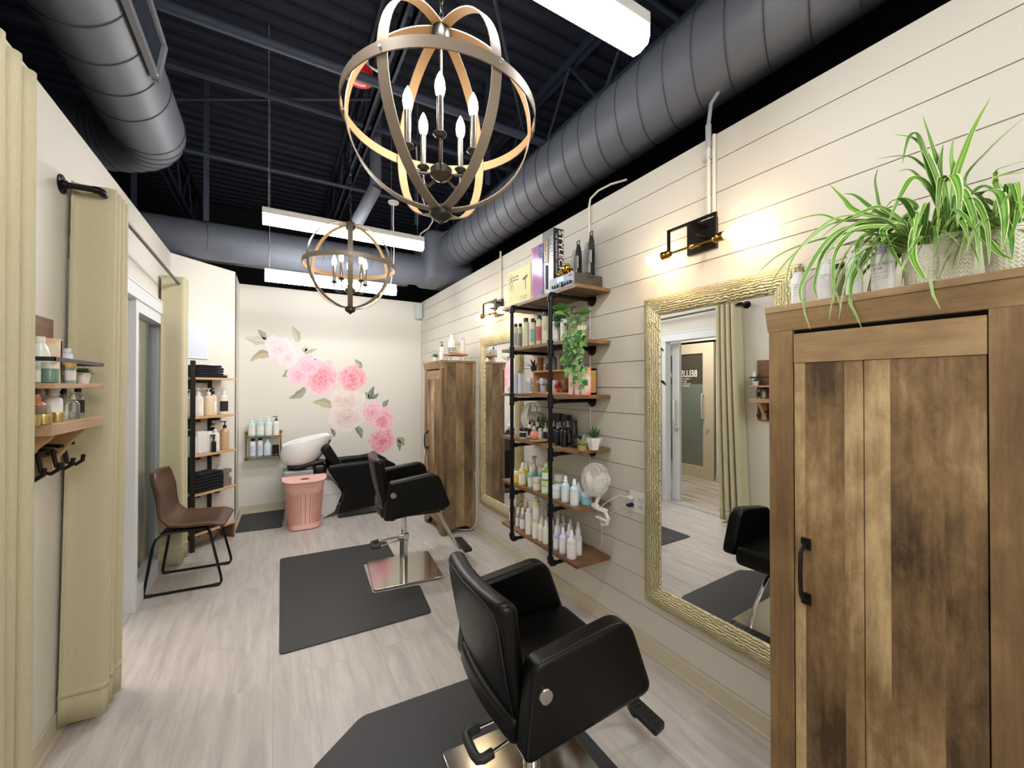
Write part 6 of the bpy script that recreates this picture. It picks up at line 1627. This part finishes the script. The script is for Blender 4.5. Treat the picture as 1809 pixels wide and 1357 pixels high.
M().prism([(-.045, 0), (.045, 0), (.045, .08), (.02, .08), (.02, .13), (.045, .13), (.045, .165), (-.045, .165)], -.04, .04, lambda a, b, h: (a, h, b)).build('carton', cm('#7d706c', .6), o, world=False, smooth=False, bevel=.002)
tb('pump', .036, .24, '#dfddd8', WH, None, .43, .05, TZ[3], 'white pump bottle behind the mauve carton on the fourth tower shelf', name='pump_bottle')

# white framed sheet above the tower
t = thing('framed_sheet', 'white framed blank sheet on the diagonal wall above the towels', 'picture', (*tw(.245, 0), 1.96), ANG)
M().box(-.105, .105, -.012, -.001, -.17, .17).build('frame', mat('sheet_frame', '#e1e3ea', .4), t, world=False, bevel=.002)
M().box(-.09, .09, -.0135, -.0115, -.15, .15).build('sheet', mat('blue_white_sheet', '#d6daea', .25), t, world=False, smooth=False)

# ================================================================== GLASS AND BRASS WALL SHELF
t = thing('brass_glass_shelf', 'two tier glass shelf on brass posts fixed to the floral wall', 'shelf', (-.1, B, .64))
XS = (-.285, .075)
for x in XS:
    m = M().cyl((x, B - .045, .655), (x, B - .045, .965), .007, seg=12)
    for z in (.655, .965):
        m.lathe([(0, -.02), (.014, -.012), (.014, .012), (0, .02)], (x, B - .045, z), 14).lathe([(0, 0), (.02, 0), (.02, .006), (.009, .01), (.009, .04), (0, .04)], (x, B, z), 16, Matrix.Rotation(PI / 2, 4, 'X'))
    m.cyl((x, B - .045, .93), (x, B - .15, .93), .006, seg=10).cyl((x, B - .045, .69), (x, B - .15, .69), .006, seg=10)
    m.build('brass_post', MBRASS, t)
MSG = mat('green_edge_glass', '#c4e0da', .03, trans=.92)
for z in (.925, .685): M().box(XS[0] + .01, XS[1] - .01, B - .155, B - .02, z - .004, z + .002).build('glass_shelf', MSG, t, smooth=False)
m = M()
for z in (.942, .705): m.cyl((XS[0], B - .152, z), (XS[1], B - .152, z), .003, seg=8)
m.build('guard_rail', MBRASS, t)
g = 'bottles on the brass glass shelf'
for i, (x, c_, cp, la, r_, h_) in enumerate(((-.225, '#c8dfd9', '#e4ebe6', 'w', .04, .225), (-.14, '#bfdcd2', '#e4ebe6', 'w', .042, .24), (-.055, '#cfe3e6', '#e6ecec', 'w', .04, .235), (.025, '#dfe2de', BK, 'w', .034, .235))):
    bottle('pump', r_, h_, c_, cp, la, ('pale aqua pump bottle, %s from the left on the upper glass shelf' % ORD[i]) if i < 3 else 'pale pump bottle with black pump on the upper glass shelf', x, B - .09, .9275, g, face=(0, -1), name='pump_bottle')
for i, (x, st, c_, cp, la, r_, h_, ds) in enumerate(((-.215, 'tall', '#e4e3ea', BK, '#cfd0e2', .030, .215, 'white bottle with black cap leftmost on the lower glass shelf'), (-.14, 'tall', '#e4e3ea', BK, '#c9cbe4', .028, .22, 'white bottle with black cap second on the lower glass shelf'), (-.065, 'jug', '#cfdde3', '#d9e2e6', None, .038, .2, 'pale blue jug on the lower glass shelf'), (.02, 'cup', '#141416', None, None, .038, .125, 'black canister at the right of the lower glass shelf'))):
    bottle(st, r_, h_, c_, cp, la, ds, x, B - .09, .6875, g, face=(0, -1), name='bottle' if i < 3 else 'canister', cat='bottle' if i < 3 else 'canister')

# ================================================================== PEONY WALL DECAL (a flat printed sticker on the far wall)
t = thing('peony_wall_decal', 'large printed decal of pink and white peonies with leaves on the far wall', 'wall decal', (.7, B, 1.3))
MDEC = attr_mat('decal_print', .6)
def wpt(px, py):
    """photo position -> point on the far wall plane"""
    r = (px - 904.5) / 721.0; yy = _c - r * _s; k = B / yy
    return Vector(((_s + r * _c) * k, 0, H - (py - 683) / 721.0 * k))
def lerp(a, b, f): return tuple(a[i] + (b[i] - a[i]) * f for i in range(3))
WALLC = lin('#e9e3d8')
_lay = [0]
def petal_blob(m, c, R, ph, dirn, wr, cols, depth, rnd, squash=1.):
    """one petal: a soft edged fan, colour fading from rim (cols[0]) to base (cols[1])"""
    c = Vector((c[0], B - .0006 - depth * .00006, c[1])); n = 14; nr = 5
    rings = []
    wob = [rnd.uniform(-1, 1) for _ in range(4)]
    for j in range(nr + 1):
        f = j / nr; ring = []
        for i in range(n + 1):
            s = i / n * 2 - 1
            a = dirn + s * wr
            rr = R * f * (1 - .22 * abs(s) ** 4) * (1 + .08 * math.sin(s * 3.5 + wob[0] * 3) + .045 * math.sin(s * 8 + wob[1] * 3))
            ring.append((m.bm.verts.new(c + Vector((math.cos(a) * rr, 0, math.sin(a) * rr * squash))), f, s))
        rings.append(ring)
    for A, Bq in zip(rings, rings[1:]):
        for i in range(n):
            q = [A[i], A[i + 1], Bq[i + 1], Bq[i]]
            f = m.face([v[0] for v in q])
            if f:
                for lp, v in zip(f.loops, q):
                    rim = v[1]; e = abs(v[2])
                    col = lerp(lin(cols[1]), lin(cols[0]), max(0, min(1, rim ** 1.4 * (1 - .35 * e))))
                    if rim > .95 or e > .97: col = lerp(col, lin(cols[2]), .6)
                    st = .5 + .5 * math.sin(v[2] * 23 + wob[2] * 5); col = lerp(col, lin(cols[1]), .16 * st * (1 - rim * .5))
                    lp[m.lay] = (*col, 1)
def peony(px, py, rpx, pal, seed, label=None, squash=1.):
    rnd = random.Random(seed); m = leaf_mesh(); c = wpt(px, py); R = (wpt(px + rpx, py) - c).length
    k = 0
    for lay_, (rad, n, off) in enumerate(((1.0, 7, 0), (.9, 6, .06), (.74, 6, .14), (.58, 5, .16), (.44, 4, .14), (.30, 4, .12), (.2, 3, .06))):
        for i in range(n):
            a = 2 * PI * (i + rnd.uniform(-.4, .4)) / n + lay_ * .5
            cc = (c.x + math.cos(a) * R * off * 1.2, c.z + math.sin(a) * R * off * 1.2 * squash - R * .03 * lay_)
            p = pal[min(lay_ // 2, len(pal) - 1)] if rnd.random() > .25 else pal[rnd.randrange(len(pal))]
            petal_blob(m, cc, R * rad * rnd.uniform(.82, 1.02), 0, a, PI / n * rnd.uniform(1.2, 1.7), p, k, rnd, squash * rnd.uniform(.85, 1.1)); k += 1
    for i in range(9):
        a = rnd.uniform(0, 6.28); q = rnd.uniform(.03, .2) * R; w = R * .022
        x, z = c.x + q * math.cos(a), c.z - R * .12 + q * math.sin(a) * .7
        vs = [m.bm.verts.new(Vector((x + w * math.cos(b), B - .0009 - k * .00006, z + w * .8 * math.sin(b)))) for b in [2 * PI * j / 8 for j in range(8)]]
        f = m.face(vs)
        for lp in f.loops: lp[m.lay] = (*lin(pal[0][3]), 1)
    o = m.build('peony_bloom', MDEC, t, smooth=False)
    if label: o['label'] = label
# palette entries: rim, base, edge line, stamen
PK = [('#f0b4bd', '#e58b9a', '#f7d0d4', '#8e3a3e'), ('#efa9b4', '#dc7286', '#f6c6cc', '#8e3a3e'), ('#f2bcc2', '#d9677c', '#f8d4d6', '#8e3a3e')]
PL = [('#f1c6d2', '#eaaabc', '#f6dbe2', '#a08050'), ('#f3cdd6', '#e79cb0', '#f7dfe4', '#a08050')]
PM = [('#f4c6cf', '#eda6b3', '#f8dde0', '#a07840'), ('#f3b9c2', '#e58c9c', '#f8d8dc', '#a07840'), ('#f2aab6', '#e07f90', '#f7cdd2', '#a07840')]
WT = [('#e8dbd5', '#e0cbc6', '#ede4dd', '#8f7a44'), ('#ebdfd8', '#dcc6c0', '#eee6df', '#8f7a44'), ('#e6d5d0', '#d9beb9', '#ede2dc', '#8f7a44')]
WP = [('#e9d9da', '#e3c8cd', '#eee2e2', '#a98f70'), ('#eadbdb', '#ddbfc6', '#efe4e4', '#a98f70')]
peony(508, 632, 20, WP, 6, 'pale faded peony bloom', .95)
peony(493, 613, 25, WP, 1, 'pale lilac white peony bloom', .95)
peony(528, 662, 21, PL, 3, 'loose pale pink peony bloom', 1.1)
peony(545, 648, 22, PL, 4, 'pale pink peony bloom', 1.1)
peony(612, 706, 32, WT, 11, 'faint white peony bloom', .85)
peony(567, 665, 33, PM, 2, 'medium pink peony bloom', 1.05)
peony(623, 668, 25, PK, 5, 'strong pink peony bloom')
peony(612, 734, 33, WT, 7, 'large white peony bloom', .95)
peony(658, 728, 19, PL, 8, 'light pink peony bloom', 1.25)
peony(676, 740, 22, PM, 9, 'pink peony bloom')
peony(675, 779, 23, PK, 10, 'strong pink lowest peony bloom')
def dleaf(x0, y0, x1, y1, wpx, c1, c2, bend=0.):
    a, b = wpt(x0, y0), wpt(x1, y1); d = b - a; n = Vector((-d.z, 0, d.x)).normalized(); w = wpx / 721 * 5.9; m = leaf_mesh()
    rows = []; N_ = 16
    for i in range(N_ + 1):
        u = i / N_; ww = w * (math.sin(u ** .75 * PI) ** .85 if 0 < u < 1 else 0) * (1 + .12 * math.sin(u * 16)) + .0002
        p = a + d * u + n * bend * d.length * math.sin(u * PI)
        rows.append([m.bm.verts.new(Vector((p.x + n.x * s * ww, B - .0004, p.z + n.z * s * ww))) for s in (-1, -.07, .07, 1)])
    for A, Bq in zip(rows, rows[1:]):
        for k, cc in enumerate((c1, lerp(lin(c1), lin('#ded8c8'), .5), c2)):
            f = m.face([A[k], A[k + 1], Bq[k + 1], Bq[k]])
            if f:
                for lp in f.loops: lp[m.lay] = (*lin(cc), 1)
    m.build('printed_leaf', MDEC, t, smooth=False)
SG, OL, DG, PG = '#a9a89a', '#a39a78', '#7e8576', '#c9c6bb'
for a in ((472, 602, 432, 596, 6.5, PG, '#bdb9ae', .06), (469, 600, 455, 582, 4, SG, '#96968a', -.08), (488, 629, 441, 639, 6, OL, '#b9ad8a', -.2), (526, 605, 515, 576, 5.5, '#b5b199', '#c6c2aa', -.08), (536, 622, 541, 611, 3.5, '#c3c2a2', '#b5b694', .0), (538, 624, 560, 617, 5, '#a8a892', '#d3cfbd', .15), (515, 651, 499, 666, 5, '#8d8f82', '#9b9c8e', .1),
          (540, 685, 510, 704, 5.5, '#8d8d7c', '#a09f8c', .12), (588, 718, 552, 711, 7, '#aaa684', '#bcb594', -.1), (638, 652, 626, 635, 4.5, '#8f9686', '#a2a796', -.1), (651, 705, 646, 692, 3.2, '#7e8679', '#8f9688', 0), (653, 706, 661, 682, 4.2, '#676f66', '#7a8278', .05), (656, 704, 669, 695, 3.2, '#676f66', '#7d847a', -.05),
          (677, 720, 687, 706, 4, '#7f877a', '#90978a', .08), (587, 755, 590, 772, 4.2, '#767e6c', '#8a9078', .12), (627, 752, 639, 775, 5, '#7a826f', '#8d947c', .12), (701, 774, 714, 788, 5, '#8c9272', '#a2a584', .2), (703, 777, 706, 797, 3.8, '#737c66', '#848b74', .08)):
    dleaf(*a)
# ================================================================== END
